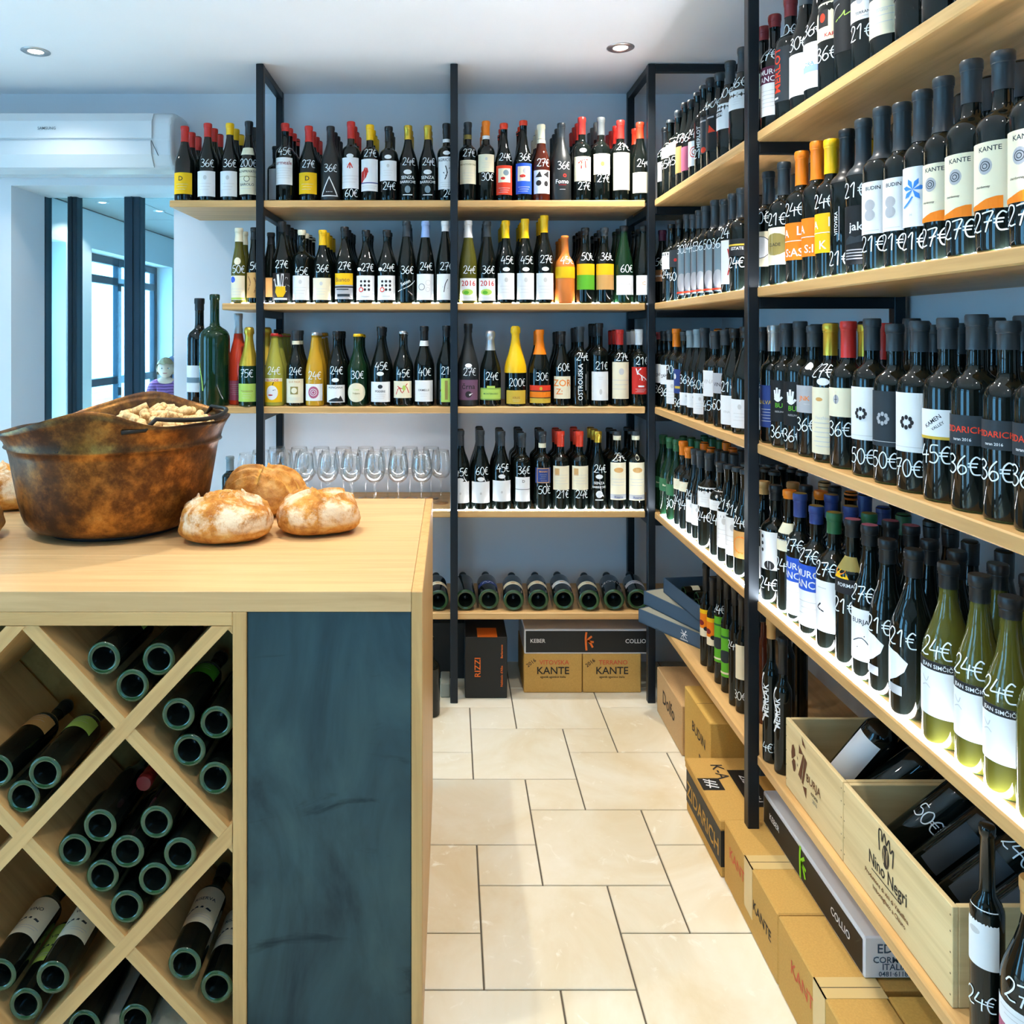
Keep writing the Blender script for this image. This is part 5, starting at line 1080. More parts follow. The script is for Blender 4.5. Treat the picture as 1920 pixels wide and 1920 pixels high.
# ---------------------------------------------------------------- wine glasses on the lit shelf
def glass_mesh():
    mb = MB(); H = .222
    out = [(0, .0), (.033, .0), (.0345, .0012), (.030, .0026), (.010, .005), (.0042, .010), (.0034, .03), (.0034, .075), (.0045, .094), (.009, .101), (.022, .107), (.034, .117), (.0405, .131), (.0425, .147), (.0405, .175), (.036, .203), (.0325, H)]
    inn = [(.0317, H), (.0352, .203), (.0397, .175), (.0416, .147), (.0396, .132), (.033, .119), (.021, .110), (.008, .1065), (0, .106)]
    mb.rev(out+inn, 28, CRYSTAL); return mb.mesh('wine_glass', True)
gm = glass_mesh()
for r, (y, xs) in enumerate(((3.262, [455, 500, 545, 590, 634.5, 679, 723.5, 768, 812][0:9]), (3.352, [478, 522, 567, 611, 655, 700, 744, 788, 826]), (3.445, [500, 544, 588, 632, 676, 720, 764, 806]))):
    for i, px in enumerate(xs):
        yy = 3.25
        if r == 0: px = (463, 527, 569, 613.5, 657, 701.5, 746, 791)[i] if i < 8 else None
        if px is None: continue
        x = (px-CX)*yy/FPX
        if abs(x-(-.7616)) < .05 and r == 0: continue
        tag(link('wine_glass', gm, None, (x, y, S4)), f'empty stemmed wine glass, {ORD[i+1]} from left in the {("front", "middle", "rear")[r]} row', 'wine glass', 'stemmed glasses on the fourth back shelf')

# ---------------------------------------------------------------- cartons
def carton(name, label, b, m, group=None, lid=None):
    mb = MB(); mb.box(*b, m, .003); o = mb.obj(name); return tag(o, label, 'box', group)
def part(parent, name, fn):
    mb = MB(); fn(mb); return mb.obj(name, parent, fix=False)
INK = mat('black_ink', rgb(40, 34, 28), .7); OR = mat('orange_ink', rgb(236, 112, 30), .6); RD = mat('red_ink', rgb(206, 92, 56), .7); WH = mat('white_ink', rgb(232, 232, 230), .6)
BLK = mat('black_card', rgb(24, 25, 24), .55); WCARD = mat('white_card', rgb(226, 226, 228), .55); GRC = mat('blue_grey_card', rgb(62, 84, 104), .6); KRAFT = mat('grey_board', rgb(150, 148, 132), .8); BURN = mat('branded_wood', rgb(96, 52, 22), .7); NEON = mat('lime_ink', rgb(150, 226, 30), .6)
fx = lambda px, y: (px-CX)*y/FPX
# --- under the back rack
Y1 = 3.235
o = carton('wine_carton', 'tall black carton with orange lettering standing under the back rack', (fx(872, Y1), fx(951, Y1), Y1, Y1+.32, .001, .248), BLK)
X0, X1 = fx(872, Y1), fx(951, Y1); e = Y1-.0008
part(o, 'print', lambda q: (flat_text(q, 'RIZZI', (X0+.062, e, .126), (0, 0, 1), (-1, 0, 0), .034, OR), flat_text(q, 'Nebbiolo d\'Alba', (X1-.018, e, .09), (0, 0, 1), (-1, 0, 0), .013, OR), flat_text(q, 'Barbaresco', (X1-.018, e, .19), (0, 0, 1), (-1, 0, 0), .012, OR)))
mb = MB(); mb.box(X0+.05, X1-.04, Y1-.001, Y1+.10, .2482, .2492, OR); mb.obj('top_label', o)
Y2 = 3.285
for i, (a, b2) in enumerate(((982, 1091.5), (1093, 1202))):
    xa, xb = fx(a, Y2), fx(b2, Y2); xc = (xa+xb)/2
    o = carton('wine_carton', f'brown carton with black lettering, {("left", "right")[i]} one under the long black box', (xa, xb, Y2, Y2+.27, .001, .160), CARD)
    part(o, 'print', lambda q: (flat_text(q, 'KANTE', (xc, Y2-.0008, .078), (1, 0, 0), (0, 0, 1), .042, INK), flat_text(q, ('VITOVSKA', 'TERRANO')[i], (xc+.005, Y2-.0008, .117), (1, 0, 0), (0, 0, 1), .026, RD), flat_text(q, '2016', (xc-.085, Y2-.0008, .118), (.8, 0, .6), (-.6, 0, .8), .022, INK), flat_text(q, 'zgonik sgonico italia', (xc, Y2-.0008, .062), (1, 0, 0), (0, 0, 1), .013, INK)))
xa, xb = fx(983, Y2), fx(1226, Y2)
o = carton('long_wine_box', 'long black and white flat box lying on two brown cartons', (xa, xb, Y2, Y2+.27, .1605, .262), WCARD)
part(o, 'front_panel', lambda q: quad(q, (xa, Y2-.0008, .1605), (1, 0, 0), (0, 0, 1), .006, xb-xa-.005, .006, .094, BLK))
def kmark(q, c, d, ux, m): # a flame-like letter k
    for st in ([(0, .075), (-.003, .045), (.0, 0)], [(.022, .058), (.004, .040), (.03, .034)], [(.004, .042), (.016, .03), (.026, .012)]):
        v, f = ribbon(smooth_line(st), .008); q.add([tuple(Vector(c)+Vector(ux)*a+Vector((0, 0, 1))*b) for a, b in v], f, m)
part(o, 'print', lambda q: (flat_text(q, 'KEBER', (xa+.055, Y2-.0016, .207), (1, 0, 0), (0, 0, 1), .022, WH), flat_text(q, 'COLLIO', (xb-.075, Y2-.0016, .205), (1, 0, 0), (0, 0, 1), .024, WH), kmark(q, (xa+.255, Y2-.0016, .175), 0, (1, 0, 0), OR)))
o = carton('wine_carton', 'plain dark carton under the back rack behind the middle post', (fx(806, 3.42), fx(860, 3.42)+.03, 3.42, 3.55, .001, .24), BLK)
o = carton('small_grey_box', 'small pale grey box on floor left of middle post', (fx(826, 3.24), fx(846, 3.24)-.005, 3.24, 3.36, .001, .058), KRAFT)
bottle('dark bottle standing on the floor beside the counter end', 'B', .30, 'dark', None, None, None, (fx(807, 3.10), 3.10, 0), (0, 0, 0), 24)
# --- along the right wall, on the floor, all facing the aisle (-x)
def aisle_print(o, items, x, name='print'):
    for t, y, z, s, m in items:
        mb = MB(); flat_text(mb, t, (x-.0008, y, z), (0, -1, 0), (0, 0, 1), s, m); mb.obj(name, o, fix=False)
o = carton('wine_carton', 'low pinkish carton with dark script nearest the corner post', (.806, 1.10, 2.79, 3.125, .001, .176), CARDP)
aisle_print(o, [('Dolfo', 2.96, .075, .07, INK)], .806)
o = carton('wine_carton', 'tall brown carton with faint black lettering, second from corner post', (.806, 1.06, 2.487, 2.757, .001, .262), CARDY)
aisle_print(o, [('BUDIN', 2.60, .155, .046, INK), ('R', 2.585, .085, .04, INK)], .806)
mb = MB(); mb.box(.80599, 1.06, 2.6215, 2.6225, .262, .2623, INK); mb.obj('flap_seam', o)
ZX = .731
o = carton('wine_carton', 'flip lid carton with black side and pale lettering along the aisle', (ZX, 1.03, 2.165, 2.478, .001, .155), CARD)
part(o, 'side_band', lambda q: quad(q, (ZX-.0007, 2.478, .03), (0, -1, 0), (0, 0, 1), 0, .313, 0, .098, BLK))
part(o, 'end_band', lambda q: quad(q, (ZX, 2.1643, .03), (1, 0, 0), (0, 0, 1), 0, .299, 0, .098, BLK))
aisle_print(o, [('ZIDARICH', 2.322, .052, .064, CARD)], ZX-.0007)
mb = MB(); mb.box(ZX-.004, 1.034, 2.16, 2.482, .132, .159, CARD, .003); ld = mb.obj('lid', o)
part(ld, 'emblem', lambda q: (quad(q, (ZX+.0, 2.365, .1595), (0, -1, 0), (1, 0, 0), 0, .062, -.003, .06, BLK), [q.add([tuple(Vector((ZX+.0, 2.365, .1602))+Vector((0, -1, 0))*a+Vector((1, 0, 0))*b) for a, b in v], f, WH) for v, f in (ribbon([(.008, .012), (.022, .046)], .005), ribbon([(.02, .012), (.036, .046)], .005), ribbon([(.036, .012), (.05, .046)], .005), ribbon([(.008, .03), (.052, .02)], .004))]))
part(ld, 'black_label', lambda q: (quad(q, (ZX+.10, 2.31, .1595), (0, -1, 0), (1, 0, 0), -.10, .09, 0, .07, BLK), flat_text(q, 'ZIDARICH', (ZX+.125, 2.31, .1602), (0, -1, 0), (1, 0, 0), .03, WH), flat_text(q, 'K-A', (ZX+.06, 2.40, .1602), (0, -1, 0), (1, 0, 0), .05, INK)))
KXF = .738
for i, (ya, yb, w) in enumerate(((1.806, 2.158, ', next to flip lid box'), (1.40, 1.802, ', nearest the camera'))):
    o = carton('wine_carton', f'brown taped carton on the floor with red print{w}', (KXF, .861, ya, yb, .001, .163), CARD)
    ym = (ya+yb)/2
    aisle_print(o, [('KANTE', ym+.07, .09, .04, RD), ('KANTE', ym-.085, .07, .035, INK)], KXF)
    mb = MB(); mb.box(KXF-.0012, .862, ym-.026, ym+.026, .1628, .1640, TAPE); mb.box(KXF-.0012, KXF+.002, ym-.026, ym+.026, .04, .1640, TAPE); mb.obj('tape', o)
    mb = MB(); mb.box(KXF+.001, .8605, ym-.0007, ym+.0007, .1640, .1643, INK); mb.obj('flap_seam', o)
for i, (ya, yb, w) in enumerate(((1.28, 1.586, 'nearer one below the crates'), (1.60, 2.15, 'further one carrying the white box'))):
    o = carton('wine_carton', f'brown carton under the lowest right shelf, {w}', (.866, 1.14, ya, yb, .001, .160), CARDY if i == 0 else CARD)
    mb = MB(); mb.box(.8655, 1.1405, (ya+yb)/2-.0007, (ya+yb)/2+.0007, .160, .1603, INK); mb.obj('flap_seam', o)
KB = .8386
o = carton('long_wine_box', 'long white box with black side lying on cartons under right shelf', (KB, 1.13, 1.622, 2.146, .1645, .2495), WCARD)
part(o, 'side_panel', lambda q: quad(q, (KB-.0008, 2.146, .1645), (0, -1, 0), (0, 0, 1), .006, .518, .005, .076, BLK))
aisle_print(o, [('KEBER', 2.07, .20, .022, WH), ('COLLIO', 1.72, .198, .024, WH)], KB-.0008)
part(o, 'flame_letter', lambda q: kmark(q, (KB-.0018, 1.915, .172), 0, (0, -1, 0), NEON))
part(o, 'end_print', lambda q: (flat_text(q, 'EDI KEBER', (KB+.085, 1.6212, .217), (1, 0, 0), (0, 0, 1), .026, GRC), flat_text(q, 'CORMONS', (KB+.062, 1.6212, .197), (1, 0, 0), (0, 0, 1), .018, GRC), flat_text(q, 'ITALIA', (KB+.062, 1.6212, .183), (1, 0, 0), (0, 0, 1), .018, GRC), flat_text(q, '0481·61184', (KB+.062, 1.6212, .170), (1, 0, 0), (0, 0, 1), .014, GRC)))
# --- three flat blue-grey boxes fanned at the corner of the lowest shelf
def flat_box(label, cx, cy, z, w, d, h, a, lid):
    o = tag(empty('presentation_box', (cx, cy, z), (0, 0, a)), label, 'box')
    t = .004
    mb = MB()
    mb.box(-w/2, w/2, -d/2, d/2, 0, t, GRC); mb.box(-w/2, w/2, -d/2, -d/2+t, 0, h, GRC); mb.box(-w/2, w/2, d/2-t, d/2, 0, h, GRC); mb.box(-w/2, -w/2+t, -d/2, d/2, 0, h, GRC); mb.box(w/2-t, w/2, -d/2, d/2, 0, h, GRC); mb.obj('tray', o)
    if lid: mb = MB(); mb.box(-w/2+.004, w/2-.004, -d/2+.004, d/2-.004, h-.004, h-.001, KRAFT); mb.obj('board_lid', o)
    return o
FA = math.radians(-60)
W3, D3, H3 = .36, .25, .052
o = flat_box('lowest blue-grey flat box with white emblem, fanned at the rack corner', .928, 3.00, S5+.001, .37, .25, H3, FA, True)
part(o, 'emblem', lambda q: ([q.add([(a*1.0+.05, -.1258, .012+b) for a, b in v], f, WH) for v, f in (ribbon([(-.012, .004), (.012, .03)], .0025), ribbon([(.012, .004), (-.012, .03)], .0025), ribbon([(-.016, .017), (.016, .017)], .0025), ribbon([(-.004, .002), (.008, .032)], .002))], flat_text(q, 'distilleria', (.05, -.1258, .006), (1, 0, 0), (0, 0, 1), .010, WH)))
flat_box('middle blue-grey flat box of the fanned stack at the rack corner', .947, 3.026, S5+H3+.0015, .37, .25, H3, math.radians(-66.8), True)
o = flat_box('topmost open blue-grey box with small bottles inside, at rack corner', .974, 2.961, S5+2*H3+.002, .37, .24, .056, math.radians(-83), False)
for i, (u, v) in enumerate(((-.09, .0), (-.02, .02), (.05, -.01))):
    p = Matrix.Translation((.974, 2.961, S5+2*H3+.006+.024)) @ Matrix.Rotation(math.radians(-83), 4, 'Z') @ Vector((u, v-.08, 0))
    bottle(f'small dark bottle lying in the open blue-grey box, {ORD[i+1]} of three', 'S', .17, 'dark', ('black', .03), (.03, .06, 'cream' if i != 1 else 'lgrey', 1.0), None, p, (-PI/2, 0, math.radians(-83)), 16, None, .022)
# --- two wooden crates of bottles on the lowest right shelf
CX0, CX1, CH = .828, 1.15, .168
def crate(label, ya, yb, prn):
    o = tag(empty('wooden_wine_crate', (CX0, ya, S5)), label, 'crate'); PY_, PXX = MATS['pine_y'], MATS['pine_x']; t = .010; Lc = yb-ya
    def b(n, m, *q): mb = MB(); mb.box(*q, m, .001); return mb.obj(n, o)
    w = CX1-CX0
    f = b('front_board', PY_, 0, t, 0, Lc, .001, CH); b('back_board', PY_, w-t, w, 0, Lc, .001, CH)
    b('end_board', PXX, t+.0005, w-t-.0005, 0, t, .001, CH); b('end_board', PXX, t+.0005, w-t-.0005, Lc-t, Lc, .001, CH); b('bottom_board', PY_, t, w-t, t, Lc-t, .001, .008)
    mb = MB(); prn(mb, Lc); mb.obj('branded_mark', f, fix=False)
    mb = MB()
    for z in (.02, .055, .09, .125, .152):
        for y in (.005, Lc-.005): fpoly(mb, (-.0006, y, z), (0, 1, 0), (0, 0, 1), [(.0018*math.cos(k*PI/3), .0018*math.sin(k*PI/3)) for k in range(6)], mat('nail_head', rgb(110, 90, 60), .5, .5))
    mb.obj('nail_heads', f, fix=False)
    return o
def burja(q, Lc):
    O = (-.0008, Lc, 0); UX, UY = (0, -1, 0), (0, 0, 1)
    P = lambda pts, m=BURN: fpoly(q, O, UX, UY, pts, m)
    P([(.035, .085), (.033, .10), (.037, .118), (.045, .124), (.053, .116), (.056, .102), (.048, .094), (.041, .088)]); P([(.036, .078), (.045, .090), (.055, .090), (.057, .072), (.053, .062), (.046, .060)])
    P([(.075, .118), (.076, .140), (.098, .126)]); P([(.094, .148), (.090, .168-.002), (.112, .146)])
    P([(.098, .128), (.104, .126), (.088, .060), (.072, .066)]); P([(.106, .125), (.118, .118), (.098, .056), (.091, .058)])
    P([(.096, .052), (.116, .058), (.114, .032)]); P([(.065, .108), (.069, .104), (.069, .098), (.066, .100)]); P([(.066, .090), (.070, .086), (.069, .082), (.066, .084)])
    flat_text(q, 'BURJA', (O[0], Lc-.150, .075), UX, UY, .026, BURN); flat_text(q, 'estate', (O[0], Lc-.155, .056), UX, UY, .014, INK); flat_text(q, '2016', (O[0], Lc-.158, .042), UX, UY, .012, KRAFT)
def negri(q, Lc):
    O = Vector((-.0008, Lc, 0)); UX, UY = Vector((0, -1, 0)), Vector((0, 0, 1))
    def S(pts, w):
        v, f = ribbon(smooth_line(pts), w); q.add([tuple(O+UX*a+UY*b) for a, b in v], f, INK)
    c = .165
    S([(c-.022, .118), (c-.024, .155), (c-.014, .158), (c-.013, .140), (c-.004, .160), (c+.002, .142), (c+.012, .157), (c+.016, .136), (c+.026, .146), (c+.024, .112)], .0035)
    fpoly(q, O, UX, UY, [(c+.012*math.cos(k*PI/8), .118+.022*math.sin(k*PI/8)) for k in range(16)], INK)
    v, f = ribbon([(c-.006, .104), (c-.006, .132), (c+.006, .106), (c+.006, .134)], .003); q.add([tuple(O+UX*a+UY*b+Vector((-.0006, 0, 0))) for a, b in v], f, MATS['pine_y'])
    flat_text(q, 'Nino Negri', (O[0], Lc-c-.005, .072), UX, UY, .036, INK, .8); S([(c-.05, .064), (c+.05, .064)], .002)
    flat_text(q, 'Produttore di vini di Valtellina', (O[0], Lc-c, .044), UX, UY, .0125, BURN); flat_text(q, 'Imbottigliato a Chiuro', (O[0], Lc-c-.01, .028), UX, UY, .0125, BURN)
crate('pale wooden crate with burnt geometric marks, further one on lowest right shelf', 1.690, 1.976, burja)
crate('pale wooden crate with crest and black script, nearer on lowest right shelf', 1.320, 1.687, negri)
def lie(label, x, y, z, dirx, diry, dirz, t='B', lab=None, ext=(), price=None, roll=0, h=.31, cap=('black', .05), R=None, glass='dark'):
    d = Vector((dirx, diry, dirz)).normalized(); u = Vector((-.45, -.55, .70)); yv = -(u-d*u.dot(d)).normalized(); xv = yv.cross(d)
    q = Matrix((xv, yv, d)).transposed().to_quaternion() @ Matrix.Rotation(roll, 3, 'Z').to_quaternion()
    o = bottle(label, t, h, glass, cap, lab, price, (x, y, z), (0, 0, 0), 26, None, R, ext=ext, extra=()); o.rotation_mode = 'QUATERNION'; o.rotation_quaternion = q
    return o
zc = S5+.009
lie('bottle with blank white label leaning up out of the further crate', .885, 1.86, zc+.045, .45, -.25, .80, lab=(.05, .17, 'white', .8), h=.30, roll=0.1)
D = (.66, -.20, .72)
lie('dark bottle leaning in the further crate, next to the white labelled one', .905, 1.785, zc+.04, .66, -.12, .62, h=.29)
lie('dark bottle leaning in the back row of the further crate', .99, 1.86, zc+.04, .45, -.15, .8, h=.30)
lie('second dark bottle leaning in the back row of the further crate', .99, 1.775, zc+.04, .45, -.05, .8, h=.29)
lie('dark bottle marked with white handwriting in nearer crate, furthest of front row', .90, 1.640, zc+.04, *D, lab=(.20, .255, 'gold', 1.2), ext=(('t', 'KEBER', 0, .4, .28, 'white'), ('r', -9, 9, .0, .25, 'ink')), price=('50€', .10), roll=.1, h=.31)
for i, yv in enumerate((1.555, 1.470, 1.392)):
    lie(f'dark bottle leaning with grey label in nearer crate, {ORD[i+2]} of front row', .90, yv, zc+.04, *D, lab=(.05, .16, 'slate', .5), price=('18' if i == 2 else '24€' if i == 1 else '', .175), roll=.1, h=.31)
for i, yv in enumerate((1.61, 1.53, 1.45)):
    lie(f'dark bottle leaning in back row of nearer crate, {ORD[i+1]} from its far end', .985, yv, zc+.04, .55, -.18, .80, lab=(.19, .235, 'slate', 1.2), ext=(('t', 'BREZA', 0, .3, .5, 'lgrey'),), roll=.1, h=.31)
# ---------------------------------------------------------------- air conditioner above the opening
ACW = mat('glossy_white_plastic', rgb(212, 218, 222), 0.22, spec=0.5)
AX0, AX1, AY = -2.62, -1.178, YB_-.001
ac = tag(empty('air_conditioner', (0, 0, 0)), 'white wall mounted air conditioner above the glazed opening', 'air conditioner')
def ac_prof(s=1.0):
    return [(AY, 2.1750), (AY-.12, 2.1680), (AY-.17, 2.1850), (AY-.205, 2.2350), (AY-.215, 2.2950), (AY-.212, 2.3750), (AY-.19, 2.4080), (AY-.15, 2.4250), (AY-.06, 2.4320), (AY, 2.4280)]
mb = MB(); mb.prism(ac_prof(), 0, AX0, AX1, ACW)
body = mb.obj('body', ac)
bv = body.modifiers.new('bevel', 'BEVEL'); bv.width = .018; bv.segments = 4; bv.limit_method = 'ANGLE'
mb = MB(); mb.prism([(AY-.2165, 2.2980), (AY-.2225, 2.3020), (AY-.220, 2.3740), (AY-.198, 2.4120), (AY-.192, 2.4080), (AY-.2135, 2.3720)], 0, AX0+.04, AX1-.085, ACW); mb.obj('front_panel', ac)
mb = MB(); mb.prism([(AY-.172, 2.1880), (AY-.178, 2.1860), (AY-.211, 2.2350), (AY-.2215, 2.2900), (AY-.2165, 2.2900), (AY-.206, 2.2360)], 0, AX0+.05, AX1-.09, ACW); mb.obj('air_flap', ac)
SEAM = mat('dark_seam', rgb(50, 60, 66), .7)
mb = MB(); mb.add([(AX1-.088, AY-.2215, 2.2920), (AX1-.085, AY-.2215, 2.2920), (AX1-.060, AY-.205, 2.2300), (AX1-.063, AY-.205, 2.2300)], [(0, 1, 2, 3)], SEAM); mb.box(AX1-.16, AX1-.075, AY-.1795, AY-.177, 2.2005, 2.2030, SEAM); mb.obj('seam', ac, fix=False)
mb = MB(); flat_text(mb, 'SAMSUNG', (-1.705, AY-.2232, 2.3370), (1, 0, 0), (0, 0, 1), .017, mat('grey_print', rgb(120, 132, 138), .6)); mb.obj('lettering', ac, fix=False)

# ---------------------------------------------------------------- recessed downlights
def downlight(x, y, z, label, strong=True):
    o = tag(empty('recessed_downlight', (x, y, z)), label, 'ceiling light')
    mb = MB(); mb.rev([(.027, -.001), (.030, -.004), (.046, -.005), (.052, -.002), (.052, .0)], 32, CHROME); mb.obj('trim_ring', o, fix=False)
    mb = MB(); mb.rev([(0, -.0035), (.020, -.0034), (.028, -.0015)], 24, LAMPM); mb.obj('bulb', o, fix=False)
PLACE = ['above the corner of the racks', 'above the air conditioner on the left', 'above the copper cauldron end of counter', 'above the tiled aisle', 'above the front of counter', 'above the aisle near the camera', 'just above the camera', 'near the street wall beside counter', 'behind the camera on the right', 'behind the camera on the left']
for (x, y), w in zip(LAMPS, PLACE): downlight(x, y, CEIL, f'round recessed ceiling lamp {w}')
for x, y, w in ((-2.85, 6.55, 'nearer'), (-2.55, 7.0, 'farther')):
    downlight(x, y, CEIL, f'small {w} ceiling lamp in the next room behind the glass')
    l = bpy.data.lights.new('downlight_beam', 'SPOT'); l.energy = 12; l.color = (1, .92, .8); l.spot_size = 2.2; l.shadow_soft_size = .03
    o = bpy.data.objects.new('downlight_beam', l); o.location = (x, y, CEIL-.03); COL.objects.link(o)

# ---------------------------------------------------------------- the child (and the adult half hidden behind the jamb) in the next room
SKIN = mat('skin', rgb(222, 172, 148), .55); EYEM = mat('eye_dark', rgb(30, 26, 26), .3); EYEW = mat('eye_white', rgb(235, 235, 235), .3); LIP = mat('lips', rgb(184, 96, 92), .5)
def skin_mesh(name, joints, edges, m, sub=2):
    me = bpy.data.meshes.new(name); me.from_pydata([j[:3] for j in joints], edges, [])
    o = bpy.data.objects.new(name, me); COL.objects.link(o)
    md = o.modifiers.new('skin', 'SKIN'); md.use_smooth_shade = True
    for v, j in zip(me.skin_vertices[0].data, joints): v.radius = (j[3], j[4] if len(j) > 4 else j[3]); v.use_loose = False
    me.skin_vertices[0].data[0].use_root = True
    s = o.modifiers.new('sub', 'SUBSURF'); s.levels = s.render_levels = sub
    dg = bpy.context.evaluated_depsgraph_get(); r = bpy.data.meshes.new_from_object(o.evaluated_get(dg)); r.materials.clear(); r.materials.append(m)
    bpy.data.objects.remove(o); bpy.data.meshes.remove(me); return r
def person(name, label, loc, rz, H, head, hair, top, legs, shoes, hairlen, jacket=None):
    k = H/1.25
    P = lambda *q: tuple(c*k for c in q)
    J = [P(0, 0, .60, .085, .075), P(0, 0, .72, .088, .07), P(0, .005, .86, .100, .070), P(0, .005, 1.015, .068, .05), P(0, -.005, 1.075, .036, .036),
         P(.125, .0, .990, .044), P(.165, -.03, .76, .032), P(.135, -.10, .60, .025), P(-.125, .0, .990, .044), P(-.165, -.03, .76, .032), P(-.135, -.10, .60, .025),
         P(.06, 0, .56, .068), P(.065, -.012, .32, .048), P(.065, .01, .07, .032), P(-.06, 0, .56, .068), P(-.065, -.012, .32, .048), P(-.065, .01, .07, .032), P(.068, -.08, .03, .03, .022), P(-.068, -.08, .03, .03, .022)]
    E = [(0, 1), (1, 2), (2, 3), (3, 4), (3, 5), (5, 6), (6, 7), (3, 8), (8, 9), (9, 10), (0, 11), (11, 12), (12, 13), (0, 14), (14, 15), (15, 16), (13, 17), (16, 18)]
    o = link(name, skin_mesh('body', J, E, SKIN, 2), None, loc, (0, 0, rz)); tag(o, label, 'person')
    g = 1.14
    gr = lambda idx, add: [tuple(list(J[i][:3])+[r*1.0+add*k for r in J[i][3:]]) for i in idx]
    sw = [0, 1, 2, 3, 5, 6, 7, 8, 9, 10]; mp = {a: b for b, a in enumerate(sw)}
    link('sweater', skin_mesh('sweater', gr(sw, .008), [(mp[a], mp[b]) for a, b in E if a in mp and b in mp], top, 2), o)
    tr = [0, 11, 12, 13, 14, 15, 16]; mp = {a: b for b, a in enumerate(tr)}
    link('trousers', skin_mesh('trousers', gr(tr, .007), [(mp[a], mp[b]) for a, b in E if a in mp and b in mp], legs, 2), o)
    for s in (1, -1):
        mb = MB(); mb.rev([(0, -.01), (.030*k, -.01), (.034*k, .01), (.030*k, .04), (.02*k, .06), (0, .06)], 14, shoes, T=Matrix.Translation((s*.067*k, -.045*k, .012)) @ Matrix.Diagonal((1, 2.2, 1, 1))); mb.obj('shoe', o)
        # hand with palm, four fingers and thumb
        hx, hy, hz = s*.135*k, -.10*k, .60*k; q = .75*k
        HJ = [(hx, hy-.004, hz-.01*q, .012*q, .02*q), (hx, hy-.012*q, hz-.05*q, .012*q, .024*q)]; HE = [(0, 1)]
        for f, (fx_, ln) in enumerate(((-.018, .035), (-.006, .042), (.006, .040), (.017, .030))):
            b = len(HJ); HJ += [(hx+fx_*q*.3, hy-.012*q+fx_*q, hz-.07*q, .0062*q), (hx-s*.006*q, hy-.014*q+fx_*q, hz-(.07+ln*.6)*q, .0058*q), (hx-s*.014*q, hy-.012*q+fx_*q, hz-(.07+ln)*q, .005*q)]; HE += [(1, b), (b, b+1), (b+1, b+2)]
        b = len(HJ); HJ += [(hx, hy-.034*q, hz-.03*q, .008*q), (hx-s*.008*q, hy-.044*q, hz-.055*q, .0062*q)]; HE += [(0, b), (b, b+1)]
        link('hand', skin_mesh('hand', HJ, HE, SKIN, 1), o)
    # head: egg-shaped with jaw, nose, ears
    hz, R = H-head/2, head/2; NU, NV = 32, 24; vs, fs = [], []
    for j in range(NV+1):
        ph = -PI/2+PI*j/NV
        for i in range(NU):
            th = 2*PI*i/NU; x, y, z = math.cos(ph)*math.sin(th), -math.cos(ph)*math.cos(th), math.sin(ph)
            w = .80*(1-.22*max(0, -z)**1.5); d = .92
            fr = max(0, -y)
            y2 = y*d-.10*fr*math.exp(-((x/.13)**2+((z+.10)/.16)**2))-.04*fr*math.exp(-((x/.25)**2+((z+.62)/.2)**2))+.035*fr*math.exp(-(((abs(x)-.3)/.14)**2+((z-.05)/.12)**2))
            vs.append((x*w*R, y2*R, hz+z*R))
    for j in range(NV):
        for i in range(NU): a, b = j*NU+i, j*NU+(i+1) % NU; fs.append((a, b, b+NU, a+NU))
    mb = MB(); mb.add(vs, fs, SKIN, True)
    for s in (1, -1): mb.rev([(0, -.012), (.2*R, -.006), (.24*R, .0), (.2*R, .008), (0, .004)], 10, SKIN, T=Matrix.Translation((s*.79*R, .06*R, hz-.06*R)) @ Matrix.Rotation(PI/2, 4, 'Y') @ Matrix.Diagonal((1.3, .7, 1, 1)))
    hd = mb.obj('head', o, fix=False)
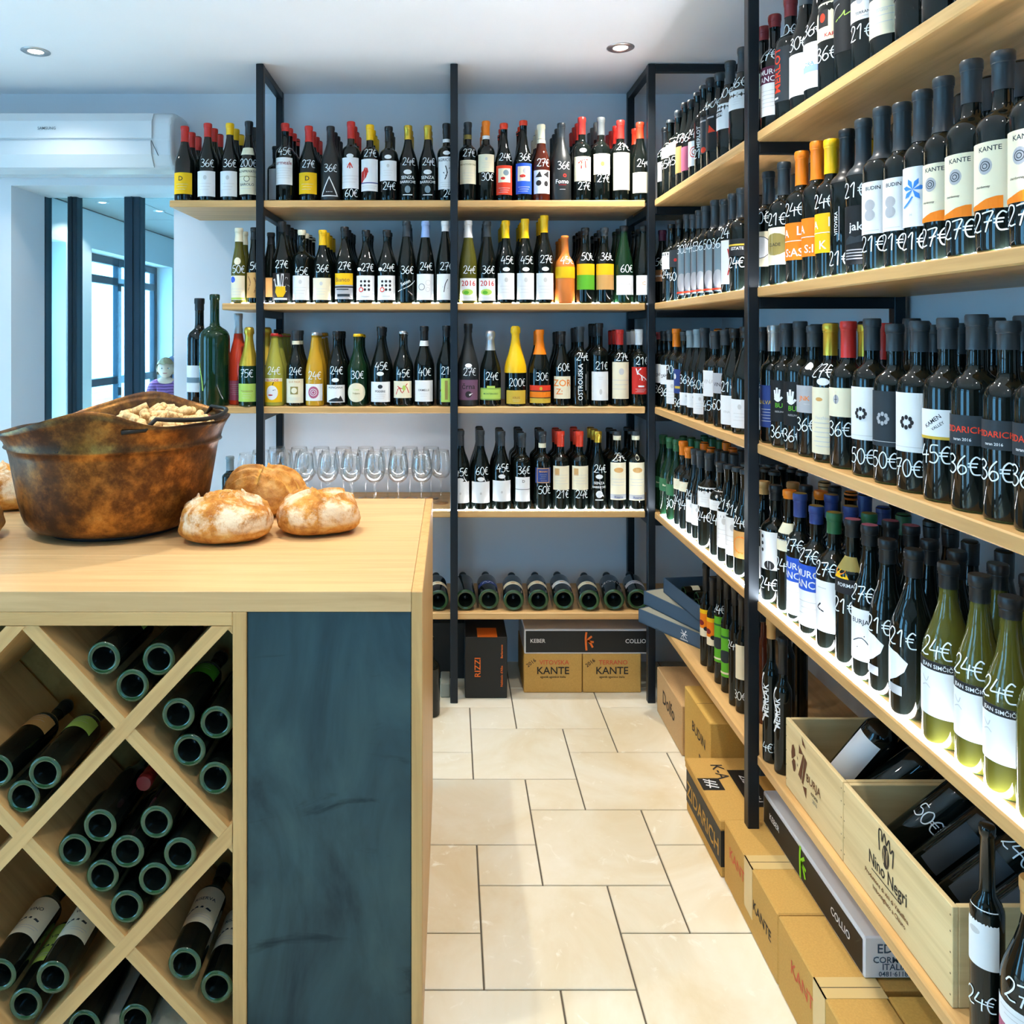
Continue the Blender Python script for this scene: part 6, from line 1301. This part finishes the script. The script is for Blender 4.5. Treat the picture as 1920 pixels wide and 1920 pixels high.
    for s in (1, -1):
        mb = MB(); mb.rev([(0, -.5), (.6, -.4), (1, 0), (.6, .4), (0, .5)], 12, EYEW, T=Matrix.Translation((s*.30*R, -.83*R, hz+.02*R)) @ Matrix.Rotation(PI/2, 4, 'X') @ Matrix.Diagonal((.13*R, .075*R, .06*R, 1)))
        mb.rev([(0, .4), (.6, .35), (1, 0)], 10, EYEM, T=Matrix.Translation((s*.30*R, -.862*R, hz+.02*R)) @ Matrix.Rotation(PI/2, 4, 'X') @ Matrix.Diagonal((.06*R, .06*R, .04*R, 1))); mb.obj('eye', hd, fix=False)
    mb = MB(); mb.rev([(0, .5), (1, 0)], 14, LIP, T=Matrix.Translation((0, -.845*R, hz-.46*R)) @ Matrix.Rotation(PI/2, 4, 'X') @ Matrix.Diagonal((.22*R, .06*R, .05*R, 1))); mb.obj('mouth', hd, fix=False)
    vs, fs = [], []
    for j in range(17):
        ph = PI/2-(PI/2+.25+hairlen*.0)*j/16
        for i in range(NU):
            th = 2*PI*i/NU; x, y, z = math.cos(ph)*math.sin(th), -math.cos(ph)*math.cos(th), math.sin(ph)
            if y < -.25: z = max(z, .42+.06*math.sin(7*th))
            r = 1.07+.025*math.sin(9*th+5*ph)
            zz = z if y < 0.1 else z-hairlen*(j/16)**2
            vs.append((x*.83*R*r, (y*.95+.02)*R*r, hz+zz*R*r))
    for j in range(16):
        for i in range(NU): a, b = j*NU+i, j*NU+(i+1) % NU; fs.append((a, b, b+NU, a+NU))
    mb = MB(); mb.add(vs, fs, hair, True); mb.obj('hair', o, fix=False)
    return o
def knit(name, a, b):
    m = mat(name, a, .9); w = nd(m, 'ShaderNodeTexWave'); w.bands_direction = 'Z'; w.inputs['Scale'].default_value = 11; w.inputs['Distortion'].default_value = 2
    lk(m, coords(m, (1, 1, 1)), w.inputs['Vector']); base(m, ramp(m, w.outputs['Fac'], [(.4, a), (.7, b)])); return m
person('person', 'fair haired child in a purple striped sweater standing by the street window', (-2.76, 7.75, 0), .25, 1.245, .195, mat('fair_hair', rgb(150, 122, 84), .6), knit('purple_knit', rgb(92, 34, 96), rgb(150, 92, 150)), mat('dark_trousers', rgb(40, 46, 66), .8), mat('dark_shoes', rgb(40, 36, 36), .5), .35)
person('person', 'adult in dark navy clothes mostly hidden behind the opening edge', (-2.86, 8.55, 0), -.3, 1.50, .21, mat('dark_hair', rgb(40, 32, 30), .6), mat('navy_cloth', rgb(26, 36, 62), .9), mat('navy_trousers', rgb(30, 38, 58), .9), MATS['dark_shoes'], .2)
